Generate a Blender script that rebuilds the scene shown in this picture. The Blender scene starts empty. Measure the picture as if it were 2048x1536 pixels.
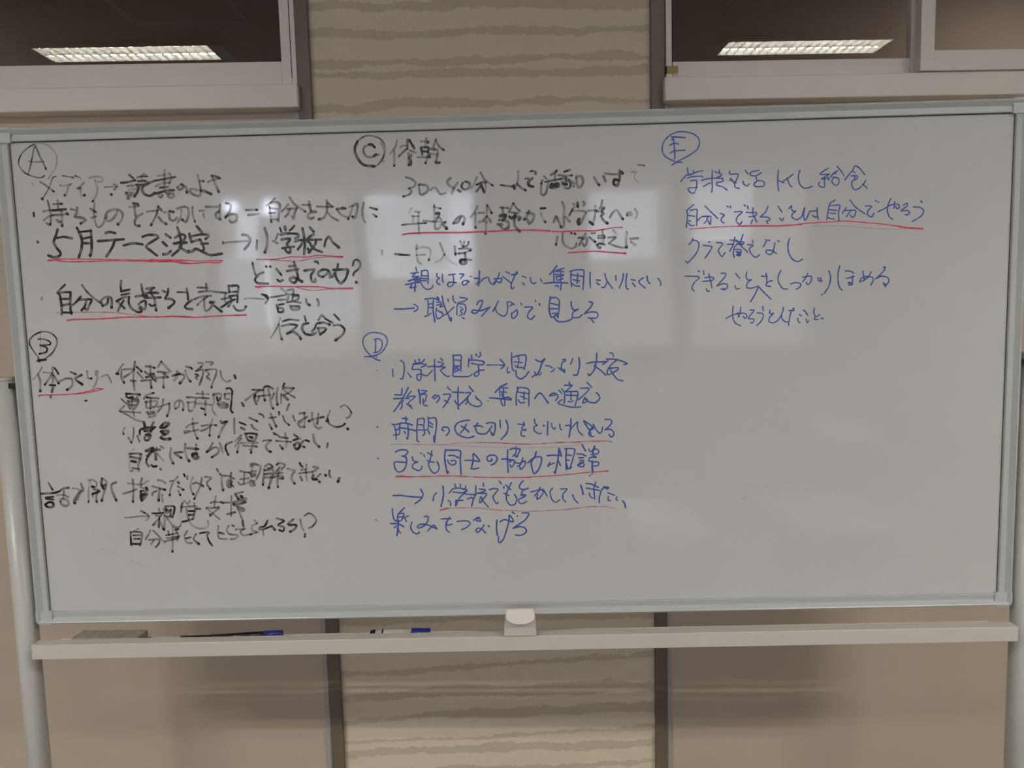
import bpy, bmesh, math, random
from mathutils import Matrix, Vector
C = bpy.context.scene.collection
PI = math.pi
YAW = math.radians(-2.5)          # the whiteboard stands 2.5 degrees askew to the wall

# ------------------------------------------------------------------ camera, world, exposure
cam_d = bpy.data.cameras.new('camera'); cam = bpy.data.objects.new('camera', cam_d); C.objects.link(cam)
cam_d.sensor_width = 36.0; cam_d.lens = 1500.0 / 2048.0 * 36.0; cam_d.clip_start = 0.05
RC = Matrix(((0.9995874, -0.0155071, 0.0241776), (0.0130951, 0.9952069, 0.0969114), (-0.0255646, -0.0965549, 0.9949993)))
right, fwd, up = RC.col[0], RC.col[1], RC.col[2]
m = Matrix((right, up, -fwd)).transposed().to_4x4()
m.translation = Vector((0.018391, -1.34678, 1.458988))
cam.matrix_world = Matrix.Rotation(YAW, 4, 'Z') @ m
bpy.context.scene.camera = cam
w = bpy.data.worlds.new('world'); bpy.context.scene.world = w; w.use_nodes = True
w.node_tree.nodes['Background'].inputs[0].default_value = (0.02, 0.022, 0.028, 1)
w.node_tree.nodes['Background'].inputs[1].default_value = 1.0
vs = bpy.context.scene.view_settings
vs.view_transform = 'Standard'; vs.look = 'None'; vs.gamma = 1.0; vs.use_curve_mapping = False
vs.exposure = 0.97
TUBE = 185.0        # fluorescent tube radiance
DAY = 13.0         # daylight seen through the gaps in the rear curtains
CURT = 3.1         # back-lit rear curtains

# ------------------------------------------------------------------ materials
def lin(r, g, b):
    f = lambda c: (c / 255) / 12.92 if c <= 10 else (((c / 255) + .055) / 1.055) ** 2.4
    return (f(r), f(g), f(b), 1)
def mat(name, col, rough=.5, metal=0.0, noise=0.0, nscale=30, bump=0.0, bscale=400, spec=.5, emit=None, es=0.0, mottle=0.0):
    m = bpy.data.materials.new(name); m.use_nodes = True; nt = m.node_tree; n = nt.nodes; l = nt.links
    p = n['Principled BSDF']; p.inputs['Base Color'].default_value = col
    p.inputs['Roughness'].default_value = rough; p.inputs['Metallic'].default_value = metal
    p.inputs['Specular IOR Level'].default_value = spec
    if emit: p.inputs['Emission Color'].default_value = emit; p.inputs['Emission Strength'].default_value = es
    tc = n.new('ShaderNodeTexCoord')
    if noise:
        t = n.new('ShaderNodeTexNoise'); t.inputs['Scale'].default_value = nscale; t.inputs['Detail'].default_value = 6
        l.new(tc.outputs['Object'], t.inputs['Vector'])
        mx = n.new('ShaderNodeMix'); mx.data_type = 'RGBA'
        mx.inputs['A'].default_value = tuple(c * (1 - noise) for c in col[:3]) + (1,)
        mx.inputs['B'].default_value = tuple(min(1, c * (1 + noise)) for c in col[:3]) + (1,)
        l.new(t.outputs['Fac'], mx.inputs['Factor']); l.new(mx.outputs['Result'], p.inputs['Base Color'])
    if bump:
        t2 = n.new('ShaderNodeTexNoise'); t2.inputs['Scale'].default_value = bscale; t2.inputs['Detail'].default_value = 3
        l.new(tc.outputs['Object'], t2.inputs['Vector'])
        b = n.new('ShaderNodeBump'); b.inputs['Strength'].default_value = bump; b.inputs['Distance'].default_value = .001
        l.new(t2.outputs['Fac'], b.inputs['Height']); l.new(b.outputs['Normal'], p.inputs['Normal'])
    return m
M = {}
M['board'] = mat('enamel_white', (.605, .61, .615, 1), .052, noise=.012, nscale=3, bump=.05, bscale=14)
M['rail'] = mat('grey_aluminium_rail', (.54, .56, .56, 1), .30, spec=.6)
M['corner'] = mat('grey_plastic_corner', (.53, .55, .55, 1), .38)
M['cream'] = mat('cream_painted_steel', (.66, .625, .59, 1), .35)
M['creamplastic'] = mat('cream_plastic', (.84, .78, .73, 1), .35)
M['pole'] = mat('pale_painted_tube', (.56, .56, .54, 1), .32)
M['polecap'] = mat('khaki_plastic_cap', (.50, .49, .38, 1), .5)
M['black'] = mat('black_plastic', (.012, .010, .012, 1), .35)
M['seam'] = mat('dark_seam', (.05, .045, .045, 1), .8)
M['wallpanel'] = mat('beige_wall_panel', (.55, .465, .37, 1), .33, noise=.03, nscale=6, bump=.08, bscale=900)
M['sash'] = mat('white_aluminium_sash', (.88, .83, .77, 1), .38, noise=.015, nscale=20)
M['paper'] = mat('cream_wallpaper', (.76, .67, .53, 1), .85, noise=.10, nscale=600, bump=.5, bscale=800)
M['paperband'] = mat('tan_wallpaper_band', (.61, .53, .405, 1), .85, noise=.10, nscale=600, bump=.5, bscale=800)
M['plaster'] = mat('cream_plaster', (.62, .57, .49, 1), .8, noise=.02)
M['ceiling'] = mat('ceiling_board', (.56, .53, .49, 1), .9, noise=.05, nscale=40)
M['floor'] = mat('vinyl_floor', (.29, .26, .22, 1), .4, noise=.08, nscale=12)
M['lampwhite'] = mat('lamp_white_enamel', (.50, .50, .475, 1), .3)
M['lampend'] = mat('lamp_end_grey', (.30, .30, .28, 1), .4)
M['tube'] = mat('fluorescent_tube', (.9, .9, .9, 1), .4, emit=(1.0, .95, .84, 1), es=TUBE)
M['day'] = mat('daylit_pane', (.5, .5, .5, 1), .2, emit=(.80, .90, 1.15, 1), es=DAY)
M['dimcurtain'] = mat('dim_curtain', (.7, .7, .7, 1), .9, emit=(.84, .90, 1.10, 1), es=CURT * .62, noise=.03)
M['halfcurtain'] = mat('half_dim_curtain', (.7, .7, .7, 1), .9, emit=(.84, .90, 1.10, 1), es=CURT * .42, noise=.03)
M['darkcurtain'] = mat('closed_beige_curtain', (.50, .47, .42, 1), .9, noise=.03, emit=(.92, .93, 1.0, 1), es=CURT * .2)  # faint glow added to the closed curtains to bring more daylight in
M['shaded_strip'] = mat('shade_greyed_strip', (.42, .41, .41, 1), .5)  # white panel edge, its colour darkened to carry the shade it stands in
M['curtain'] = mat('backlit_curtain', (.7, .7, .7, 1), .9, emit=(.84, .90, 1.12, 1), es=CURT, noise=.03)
M['alu'] = mat('bright_aluminium', (.93, .95, 1.0, 1), .4)
M['desktop'] = mat('white_desk_top', (.92, .93, .97, 1), .12)
M['steel'] = mat('grey_steel_leg', (.3, .3, .3, 1), .4, metal=.6)
M['rubber'] = mat('dark_rubber', (.03, .03, .03, 1), .7)
M['bluecap'] = mat('blue_marker_plastic', (.02, .03, .26, 1), .3)
M['label'] = mat('white_marker_barrel', (.62, .64, .62, 1), .35)
M['tape'] = mat('yellowed_tape', (.40, .31, .12, 1), .5)
M['erasertop'] = mat('dirty_grey_plastic', (.36, .33, .30, 1), .55, noise=.45, nscale=90)
M['felt'] = mat('dark_felt', (.05, .045, .045, 1), .95)
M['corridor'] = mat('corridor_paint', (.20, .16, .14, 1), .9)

def groove(m, pitch=.0255):      # fine parallel grooves of the ceiling boards
    nt = m.node_tree; n = nt.nodes; l = nt.links; p = n['Principled BSDF']
    g = n.new('ShaderNodeNewGeometry'); s = n.new('ShaderNodeSeparateXYZ'); l.new(g.outputs['Position'], s.inputs[0])
    a = n.new('ShaderNodeMath'); a.operation = 'MULTIPLY'; a.inputs[1].default_value = 2 * PI / pitch; l.new(s.outputs[0], a.inputs[0])
    b = n.new('ShaderNodeMath'); b.operation = 'SINE'; l.new(a.outputs[0], b.inputs[0])
    c = n.new('ShaderNodeMapRange'); c.inputs[1].default_value = -1; c.inputs[2].default_value = -.3; c.inputs[3].default_value = .62; c.inputs[4].default_value = 1; l.new(b.outputs[0], c.inputs[0])
    src = p.inputs['Base Color'].links[0].from_socket
    mx = n.new('ShaderNodeMix'); mx.data_type = 'RGBA'; mx.blend_type = 'MULTIPLY'; mx.inputs['Factor'].default_value = 1
    l.new(src, mx.inputs['A']); l.new(c.outputs[0], mx.inputs['B']); l.new(mx.outputs['Result'], p.inputs['Base Color'])
groove(M['ceiling'])

def trim_mat():     # brown painted trim with scuffed rusty streaks along its arrises
    m = mat('brown_painted_trim', (.155, .125, .092, 1), .42)
    nt = m.node_tree; n = nt.nodes; l = nt.links; p = n['Principled BSDF']
    tc = n.new('ShaderNodeTexCoord'); mp = n.new('ShaderNodeMapping'); mp.inputs['Scale'].default_value = (160, 160, 7)
    l.new(tc.outputs['Object'], mp.inputs['Vector'])
    t = n.new('ShaderNodeTexNoise'); t.inputs['Scale'].default_value = 1; t.inputs['Detail'].default_value = 5
    l.new(mp.outputs['Vector'], t.inputs['Vector'])
    r = n.new('ShaderNodeValToRGB'); r.color_ramp.elements[0].position = .66; r.color_ramp.elements[1].position = .74
    r.color_ramp.elements[0].color = (.155, .125, .092, 1); r.color_ramp.elements[1].color = (.22, .085, .035, 1)
    l.new(t.outputs['Fac'], r.inputs['Fac']); l.new(r.outputs['Color'], p.inputs['Base Color'])
    return m
M['trim'] = trim_mat()

def glass_mat():
    m = bpy.data.materials.new('window_glass'); m.use_nodes = True; nt = m.node_tree; n = nt.nodes; l = nt.links
    p = n['Principled BSDF']; p.inputs['Base Color'].default_value = (.93, .95, .95, 1)
    p.inputs['Roughness'].default_value = 0.0; p.inputs['Transmission Weight'].default_value = 1; p.inputs['IOR'].default_value = 1.5
    return m
M['glass'] = glass_mat()

def ink_mat(name, col, hollow):
    # marker ink film: attribute ink.x = position across the stroke (0 centre, 1 edge), ink.y = density, ink.z = length in mm
    m = bpy.data.materials.new(name); m.use_nodes = True; nt = m.node_tree; n = nt.nodes; l = nt.links
    p = n['Principled BSDF']; p.inputs['Base Color'].default_value = col; p.inputs['Roughness'].default_value = .35
    out = n['Material Output']; a = n.new('ShaderNodeAttribute'); a.attribute_name = 'ink'
    s = n.new('ShaderNodeSeparateXYZ'); l.new(a.outputs['Vector'], s.inputs[0])
    def mth(op, x, y=None, z=None, clamp=False):
        k = n.new('ShaderNodeMath'); k.operation = op; k.use_clamp = clamp
        for i, v in enumerate((x, y, z)):
            if v is None: continue
            if isinstance(v, (int, float)): k.inputs[i].default_value = v
            else: l.new(v, k.inputs[i])
        return k.outputs[0]
    u = s.outputs[0]; dens = s.outputs[1]
    tc = n.new('ShaderNodeTexCoord'); t = n.new('ShaderNodeTexNoise'); t.inputs['Scale'].default_value = 260; t.inputs['Detail'].default_value = 3
    l.new(tc.outputs['Object'], t.inputs['Vector'])
    edge = mth('MULTIPLY', mth('SUBTRACT', 1.0, u), 8.0, clamp=True)                  # soft outer border
    rim = mth('MULTIPLY', mth('POWER', u, 3.0), hollow)                               # dry ink gathers at the rims
    core = mth('ADD', 1.0 - hollow * .45, rim)
    var = mth('ADD', .55, mth('MULTIPLY', t.outputs['Fac'], .9))
    body = mth('MULTIPLY', mth('MULTIPLY', dens, core), var)
    solid = mth('MULTIPLY', mth('SUBTRACT', dens, .62), 3.0, clamp=True)              # heavy ink closes up
    body2 = mth('MAXIMUM', body, mth('MULTIPLY', solid, .97))
    alpha = mth('MULTIPLY', body2, edge, clamp=True)
    tr = n.new('ShaderNodeBsdfTransparent'); mx = n.new('ShaderNodeMixShader')
    l.new(alpha, mx.inputs[0]); l.new(tr.outputs[0], mx.inputs[1]); l.new(p.outputs[0], mx.inputs[2]); l.new(mx.outputs[0], out.inputs[0])
    return m
M['ink_black'] = ink_mat('black_marker_ink', (.016, .014, .012, 1), .9)
M['ink_blue'] = ink_mat('blue_marker_ink', (.040, .105, .46, 1), .25)
M['ink_scuff'] = ink_mat('pale_scuff', (.86, .86, .86, 1), .1)
M['ink_red'] = ink_mat('red_marker_ink', (.76, .055, .13, 1), .35)

# ------------------------------------------------------------------ mesh helpers
def obj(name, bm, m, parent=None, smooth=False):
    me = bpy.data.meshes.new(name); bmesh.ops.recalc_face_normals(bm, faces=bm.faces); bm.to_mesh(me); bm.free()
    for k in (m if isinstance(m, (list, tuple)) else [m]): me.materials.append(k)
    if smooth:
        for f in me.polygons: f.use_smooth = True
    o = bpy.data.objects.new(name, me); C.objects.link(o)
    if parent: o.parent = parent
    return o
def box(bm, x0, x1, y0, y1, z0, z1, bev=0.0, seg=2):
    r = bmesh.ops.create_cube(bm, size=1.0); vs_ = r['verts']
    for v in vs_:
        v.co = Vector((x0 + (v.co.x + .5) * (x1 - x0), y0 + (v.co.y + .5) * (y1 - y0), z0 + (v.co.z + .5) * (z1 - z0)))
    if bev:
        es = list({e for v in vs_ for e in v.link_edges})
        bmesh.ops.bevel(bm, geom=es, offset=bev, segments=seg, affect='EDGES', profile=.5)
    return bm
def boxes(*bs, bev=0.0):
    bm = bmesh.new()
    for b in bs: box(bm, *b, bev=bev)
    return bm
def cyl(bm, p0, p1, r0, r1=None, seg=24):
    r1 = r0 if r1 is None else r1
    p0 = Vector(p0); p1 = Vector(p1); d = p1 - p0
    q = d.to_track_quat('Z', 'Y').to_matrix().to_4x4(); q.translation = (p0 + p1) / 2
    bmesh.ops.create_cone(bm, cap_ends=True, segments=seg, radius1=r0, radius2=r1, depth=d.length, matrix=q)
    return bm
def prism(bm, pts, axis, a0, a1):
    # extrude a closed 2-D outline; axis 'y': pts are (x, z), axis 'x': pts are (y, z), axis 'z': pts are (x, y)
    def P(p, a): return {'y': (p[0], a, p[1]), 'x': (a, p[0], p[1]), 'z': (p[0], p[1], a)}[axis]
    A = [bm.verts.new(P(p, a0)) for p in pts]; B = [bm.verts.new(P(p, a1)) for p in pts]
    bm.faces.new(A); bm.faces.new(B[::-1]); k = len(pts)
    for i in range(k): bm.faces.new((A[i], B[i], B[(i + 1) % k], A[(i + 1) % k]))
    return bm
def thing(name, label=None, cat=None, loc=(0, 0, 0), rz=0.0, group=None, kind=None):
    o = bpy.data.objects.new(name, None); C.objects.link(o); o.location = loc; o.rotation_euler = (0, 0, rz); o.empty_display_size = .05
    if label: o['label'] = label
    if cat: o['category'] = cat
    if group: o['group'] = group
    if kind: o['kind'] = kind
    return o
def struct(name, bm, m, **k):
    o = obj(name, bm, m, **k); o['kind'] = 'structure'; return o
def dup(root, loc, rz=None, label=None):
    r = root.copy(); C.objects.link(r); r.location = loc
    if rz is not None: r.rotation_euler = (0, 0, rz)
    if label: r['label'] = label
    for ch in list(root.children):
        c = ch.copy(); C.objects.link(c); c.parent = r
        for g in ch.children:
            d = g.copy(); C.objects.link(d); d.parent = c
    return r

# ------------------------------------------------------------------ room shell (wall plane y = 0.33, room behind the camera)
D = .40; XL, XR, YB, H = -4.6, 4.6, -8.6, 3.046
WLX0, WLX1 = -2.35, -0.4463      # left window opening
WRX0, WRX1 = 0.3663, 2.35        # right window opening
SZ, WT = 1.9445, 2.72           # sill seat, window head
struct('floor', boxes((XL - .15, XR + .15, YB - .15, 2.6, -.05, 0)), M['floor'])
struct('ceiling', boxes((XL - .15, XR + .15, YB - .15, 2.6, H, H + .05)), M['ceiling'])
struct('wall_left', boxes((XL - .12, XL, YB, D, 0, H)), M['plaster'])
struct('wall_right', boxes((XR, XR + .12, YB, D, 0, H)), M['plaster'])
# front wall: beige panels below the windows, plaster head above them
struct('wall_front_left', boxes((XL, WLX1 - .012, D, D + .06, 0, SZ), (XL, WLX0, D, D + .06, SZ, H), (WLX0, WLX1 - .012, D, D + .06, WT, H)), M['wallpanel'])
struct('wall_front_right', boxes((WRX0 + .010, XR, D, D + .06, 0, SZ), (WRX1, XR, D, D + .06, SZ, H), (WRX0 + .010, WRX1, D, D + .06, WT, H)), M['wallpanel'])

# centre pier with its strata wallpaper: one continuous sheet whose bands are printed in tan on cream
def wallpaper():
    bands = [(2.62, .014, 0), (2.55, .02, 0), (2.47, .013, 0), (2.40, .02, 0), (2.32, .015, 0), (2.25, .012, 0), (2.2101, 0.0208, 0),
             (2.1393, 0.0208, 0), (2.0809, 0.0167, .004), (2.0195, 0.0151, .004), (1.9913, 0.0182, 0), (1.9257, 0.0161, 0),
             (1.8663, 0.0146, 0), (1.8038, 0.0208, 0), (1.7517, 0.0125, 0), (1.6892, 0.0167, 0), (1.6163, 0.0188, 0), (1.5538, 0.0135, 0), (1.4913, 0.0167, 0), (1.4184, 0.0156, 0),
             (1.3454, 0.0208, 0), (1.2829, 0.0125, 0), (1.21, 0.0167, 0), (1.1475, 0.0167, 0), (1.0746, 0.0146, 0), (1.0017, 0.0188, 0), (0.9287, 0.0125, 0), (0.8767, 0.0167, 0), (0.8142, 0.0146, 0),
             (0.7277, 0.0208, 0), (0.6089, 0.0135, .010), (0.5412, 0.0229, .0), (0.485, 0.0198, .012), (0.4287, 0.0125, .006), (0.3943, 0.0208, .004), (0.3433, 0.0146, 0),
             (0.2829, 0.0167, 0), (0.2203, 0.0125, 0), (0.1578, 0.0188, 0), (0.0849, 0.0146, 0), (0.0224, 0.0146, 0)]
    rnd = random.Random(11)
    x0, x1, nx = -0.4218, 0.3387, 330
    def curve(amp, jag):
        ph = [(rnd.uniform(3, 7), rnd.uniform(0, 6.3), 1.0), (rnd.uniform(10, 20), rnd.uniform(0, 6.3), .6), (rnd.uniform(30, 50), rnd.uniform(0, 6.3), .35)]
        out = []; w_ = 0
        for i in range(nx + 1):
            x = x0 + (x1 - x0) * i / nx
            w_ = w_ * .86 + rnd.uniform(-1, 1) * jag
            out.append(amp * sum(a * math.sin(f * x + p) for f, p, a in ph) / 1.6 + w_)
        return out
    rows = [(2.70, None)]
    lines = [[2.99] * (nx + 1)]
    for zc, h, tilt in bands:
        sway = curve(.0045, .0004); top = curve(.0046, .0019); bot = curve(.0052, .0015)
        lines.append([zc + tilt * (i / nx - .5) + sway[i] + max(.0015, h / 2 + top[i]) for i in range(nx + 1)])
        lines.append([zc + tilt * (i / nx - .5) + sway[i] - max(.0015, h / 2 + bot[i]) for i in range(nx + 1)])
    lines.append([0.0] * (nx + 1))
    bm = bmesh.new(); vv = []
    for L in lines: vv.append([bm.verts.new((x0 + (x1 - x0) * i / nx, D - .004, L[i])) for i in range(nx + 1)])
    for r in range(len(lines) - 1):
        for i in range(nx):
            f = bm.faces.new((vv[r][i], vv[r + 1][i], vv[r + 1][i + 1], vv[r][i + 1])); f.material_index = r % 2
    return bm
wc = struct('wall_front_centre', boxes((WLX1 - .012, WRX0 + .010, D, D + .12, 0, H)), M['plaster'])
sheet = obj('wallpaper', wallpaper(), [M['paper'], M['paperband']], wc)

# brown trims either side of the pier and the thin white arrises of the wall panels beside them, coloured grey for shade
struct('trim_1', boxes((-0.4499, -0.4207, D - .018, D + .01, 0, H), bev=.001), M['trim'])
struct('trim_2', boxes((0.3377, 0.3673, D - .018, D + .01, 0, H), bev=.001), M['trim'])
struct('trim_3', boxes((-0.4619, -0.451, D - .010, D + .01, 0, SZ - .03), bev=.0008), M['shaded_strip'])
struct('trim_4', boxes((0.3684, 0.3767, D - .010, D + .01, 0, SZ - .03), bev=.0008), M['shaded_strip'])

# ------------------------------------------------------------------ windows
def sash(parent, x0, x1, yf, zb, railh, wl, wr, ztop):
    # one sliding sash: two stiles, bottom and top rail, pane; yf = front face
    s = obj('sash', boxes((x0, x0 + wl, yf, yf + .024, zb, ztop), (x1 - wr, x1, yf, yf + .024, zb, ztop), bev=.0015), M['sash'], parent)
    obj('bottom_rail', boxes((x0 + wl, x1 - wr, yf + .002, yf + .023, zb, zb + railh), bev=.0015), M['sash'], s)
    obj('top_rail', boxes((x0 + wl, x1 - wr, yf + .002, yf + .023, ztop - .05, ztop), bev=.0015), M['sash'], s)
    obj('pane', boxes((x0 + wl - .004, x1 - wr + .004, yf + .011, yf + .016, zb + railh - .004, ztop - .046)), M['glass'], s)
    return s
w1 = thing('window_1', kind='structure', loc=(-1.3, D, SZ))
w2 = thing('window_2', kind='structure', loc=(1.3, D, SZ))
def local(parent, o):
    return o
def window(root, x0, x1, sashes, jambs):
    inv = Matrix.Translation(root.location).inverted()
    before = set(bpy.data.objects)
    bm = boxes((x0, x1, D - .040, D + .07, 1.9158, 1.9669), bev=.003)
    box(bm, x0, x1, D - .012, D + .07, 1.9669, 1.9736, bev=.001)
    obj('sill', bm, M['sash'], root)
    obj('frame', boxes((jambs[0], jambs[1], D - .014, D + .07, 1.9669, WT), (jambs[2], jambs[3], D - .014, D + .07, 1.9669, WT), (jambs[0], jambs[3], D - .014, D + .07, WT - .03, WT), bev=.001), M['sash'], root)
    obj('sill_joint', boxes((x0 + .01, x1 - .002, D - .013, D - .011, 1.9673, 1.9693)), M['seam'], root)
    for jx in jambs[1:3]:
        obj('jamb_joint', boxes((jx - .0007, jx + .0007, D - .0150, D - .012, 1.9850, WT - .03)), M['seam'], root)
    for a in sashes: sash(root, *a)
    for o in set(bpy.data.objects) - before:
        if o.parent == root: o.matrix_parent_inverse = inv
window(w1, WLX0 - .01, -0.4452, [(-1.42, -0.4629, D - .006, 1.9741, .0505, .034, .0224, WT - .03), (WLX0 + .02, -1.385, D + .020, 1.9741, .0485, .034, .034, WT - .03)],
       (WLX0, WLX0 + .02, -0.4614, -0.4463))
window(w2, 0.3637, WRX1 + .01, [(0.3861, 0.9705, D + .022, 1.9741, .0448, .0099, .0205, WT - .03), (0.9445, 2.34, D - .028, 1.9741, .0448, .0323, .034, WT - .03)],
       (0.3726, 0.3861, WRX1 - .01, WRX1))

# dark corridor beyond the glass
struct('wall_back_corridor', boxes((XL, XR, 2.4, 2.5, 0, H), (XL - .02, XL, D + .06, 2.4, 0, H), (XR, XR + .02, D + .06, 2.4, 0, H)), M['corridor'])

fill_d = bpy.data.lights.new('corridor_fill', 'AREA'); fill_d.energy = 9; fill_d.color = (1, .90, .78); fill_d.size = .25  # unseen fill lights added in the corridor to lift the dark window glass
fill = bpy.data.objects.new('corridor_fill', fill_d); C.objects.link(fill); fill.location = (-3.2, 1.5, H - .01)
fill2 = bpy.data.objects.new('corridor_fill', fill_d); C.objects.link(fill2); fill2.location = (2.6, 1.6, H - .01)

# rear wall with its four daylit windows, seen from here only as pale reflections in the whiteboard
struct('wall_back', boxes((XL, XR, YB - .12, YB, 0, .95), (XL, XR, YB - .12, YB, 3.03, H), (XL, -4.35, YB - .12, YB, .95, 3.03), (-2.55, -2.38, YB - .12, YB, .95, 3.03),
       (-.98, .55, YB - .12, YB, .95, 3.03), (1.60, 1.85, YB - .12, YB, .95, 3.03), (3.30, XR, YB - .12, YB, .95, 3.03)), M['plaster'])
def rear_window(n, x0, x1, curtains):
    r = thing('window_%d' % n, kind='structure', loc=((x0 + x1) / 2, YB, .95)); h = (x1 - x0) / 2
    obj('pane', boxes((-h, h, -.08, -.075, 0, 2.08)), M['day'] if n == 3 else M['dimcurtain'], r)
    obj('frame', boxes((-h, -h + .04, -.07, -.02, 0, 2.08), (h - .04, h, -.07, -.02, 0, 2.08), (-.02, .02, -.07, -.02, 0, 2.08), (-h, h, -.07, -.02, 0, .05), (-h, h, -.07, -.02, 2.05, 2.08)), M['sash'], r)
    for a, b, zb, zt, mk in curtains:
        bm = bmesh.new(); a -= (x0 + x1) / 2; b -= (x0 + x1) / 2; k = max(6, int((b - a) / .035)); T = []; B = []
        for i in range(k + 1):
            x = a + (b - a) * i / k; y = (.03 if mk != 'dark' else .01) + .012 * math.sin(i * 1.9)
            T.append(bm.verts.new((x, y, zt))); B.append(bm.verts.new((x, y, zb)))
        for i in range(k): bm.faces.new((B[i], B[i + 1], T[i + 1], T[i]))
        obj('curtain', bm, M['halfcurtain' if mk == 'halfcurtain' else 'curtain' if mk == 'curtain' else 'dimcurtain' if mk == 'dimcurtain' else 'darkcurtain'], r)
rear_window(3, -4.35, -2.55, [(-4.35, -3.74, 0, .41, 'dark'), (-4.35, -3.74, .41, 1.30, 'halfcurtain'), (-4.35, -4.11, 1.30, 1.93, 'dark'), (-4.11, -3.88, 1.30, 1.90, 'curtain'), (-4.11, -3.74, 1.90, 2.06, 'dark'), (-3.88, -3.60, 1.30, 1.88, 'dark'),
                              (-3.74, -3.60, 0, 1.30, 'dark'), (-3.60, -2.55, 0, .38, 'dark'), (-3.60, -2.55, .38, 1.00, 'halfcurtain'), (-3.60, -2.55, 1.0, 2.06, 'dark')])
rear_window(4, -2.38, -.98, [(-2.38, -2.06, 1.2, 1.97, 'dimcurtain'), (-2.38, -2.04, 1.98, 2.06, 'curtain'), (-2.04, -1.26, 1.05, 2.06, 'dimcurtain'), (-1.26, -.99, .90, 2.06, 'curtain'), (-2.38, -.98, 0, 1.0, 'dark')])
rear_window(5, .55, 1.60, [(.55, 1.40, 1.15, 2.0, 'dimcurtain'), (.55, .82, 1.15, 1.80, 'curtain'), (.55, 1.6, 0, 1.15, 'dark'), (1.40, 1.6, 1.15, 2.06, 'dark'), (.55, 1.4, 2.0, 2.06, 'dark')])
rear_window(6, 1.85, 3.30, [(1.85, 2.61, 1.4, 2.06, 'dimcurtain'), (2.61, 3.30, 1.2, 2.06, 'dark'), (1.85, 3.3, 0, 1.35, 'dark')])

# ------------------------------------------------------------------ ceiling lights (louvred twin-tube fluorescents)
def ceiling_light(loc, label):
    t = thing('ceiling_light', label, 'ceiling light', loc, 0, 'louvred fluorescent ceiling lights')
    L, W_ = .565, .115
    bm = boxes((-L - .004, L + .004, -W_ - .004, -W_, -.046, 0), (-L - .004, L + .004, W_, W_ + .004, -.046, 0), (-L - .004, -L, -W_, W_, -.046, 0), (L, L + .004, -W_, W_, -.046, 0))
    obj('housing_rim', bm, M['lampwhite'], t)
    for e in (-1, 1):
        a_, b_ = sorted((e * L, e * (L - .075)))
        obj('end_cover', boxes((a_, b_, -W_, -.004, -.044, -.036), (a_, b_, .004, W_, -.044, -.036), bev=.001), M['lampend'], t)
    for s in (-1, 1):
        bm = bmesh.new(); a = s * .0600      # curved reflector trough behind each tube
        pts = [(-.052, -.004), (-.040, -.001), (0, -.0002), (.040, -.001), (.052, -.004)]
        V0 = [bm.verts.new((-L + .045, a + p[0], p[1])) for p in pts]; V1 = [bm.verts.new((L - .045, a + p[0], p[1])) for p in pts]
        for i in range(4): bm.faces.new((V0[i], V0[i + 1], V1[i + 1], V1[i]))
        obj('reflector', bm, M['lampwhite'], t)
        bm = bmesh.new(); cyl(bm, (-L + .078, s * .068, -.0172), (L - .078, s * .068, -.0172), .0125, seg=12)
        obj('tube', bm, M['tube'], t, smooth=True)
    bm = boxes((-L, L, -.0015, .0015, -.046, -.002))
    obj('louvre_spine', bm, M['lampwhite'], t)
    n = 19
    base = None
    for i in range(n + 1):
        x = (-L + .075) + (2 * L - .15) * i / n
        if base is None:
            base = obj('louvre_slat', boxes((-.0012, .0012, -.114, .114, -.046, -.030)), M['lampwhite'], t); base.location.x = x
        else:
            c = base.copy(); C.objects.link(c); c.parent = t; c.location.x = x
    return t
lights = [((-2.085, -2.425), 'louvred twin-tube ceiling light reflected in the left window glass'),
          ((1.905, -2.440), 'louvred twin-tube ceiling light reflected in the right window glass')]
l0 = ceiling_light((lights[0][0][0], lights[0][0][1], H), lights[0][1])
dup(l0, (1.905, -2.440, H), 0, lights[1][1])
# access hatch in the ceiling, mirrored dimly in the left window
t = thing('ceiling_hatch', 'square aluminium-edged ceiling access hatch mirrored in the left window', 'hatch', (-1.590, -1.785, H))
f_ = .305
obj('hatch_frame', boxes((-f_, f_, -f_, -f_ + .014, -.010, 0), (-f_, f_, f_ - .014, f_, -.010, 0), (-f_, -f_ + .010, -f_, f_, -.006, 0), (f_ - .010, f_, -f_, f_, -.006, 0)), M['alu'], t)
obj('hatch_inner_frame', boxes((-f_ + .02, f_ - .02, -f_ + .02, -f_ + .026, -.005, 0), (-f_ + .02, f_ - .02, f_ - .026, f_ - .02, -.005, 0), (-f_ + .02, -f_ + .026, -f_ + .02, f_ - .02, -.005, 0), (f_ - .026, f_ - .02, -f_ + .02, f_ - .02, -.005, 0)), M['alu'], t)
obj('hatch_door', boxes((-f_ + .026, f_ - .026, -f_ + .026, f_ - .026, -.003, 0)), M['ceiling'], t)

# desks standing in the room, mirrored as pale patches low in the whiteboard
def desk(loc, rz, sx, sy, label):
    t = thing('desk', label, 'desk', loc, rz, 'white-topped desks mirrored in the whiteboard')
    obj('desk_top', boxes((-sx, sx, -sy, sy, .68, .70), bev=.003), M['desktop'], t)
    for a in (-1, 1):
        for b in (-1, 1):
            bm = bmesh.new(); cyl(bm, (a * (sx - .04), b * (sy - .04), 0), (a * (sx - .04), b * (sy - .04), .68), .014, seg=12)
            obj('leg', bm, M['steel'], t, smooth=True)
    return t
DK = math.radians(-2.5)
desk((.455, -1.34, 0), -.02, .125, .26, 'small white-topped desk mirrored as the pale patch below the blue writing')
desk((1.075, -1.38, 0), 0, .185, .20, 'white-topped desk mirrored as the pale patch low at the right of the board')
desk((1.84, -3.35, 0), .30, .20, .45, 'white-topped desk mirrored as the slanted pale patch at the right of the board')
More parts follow.
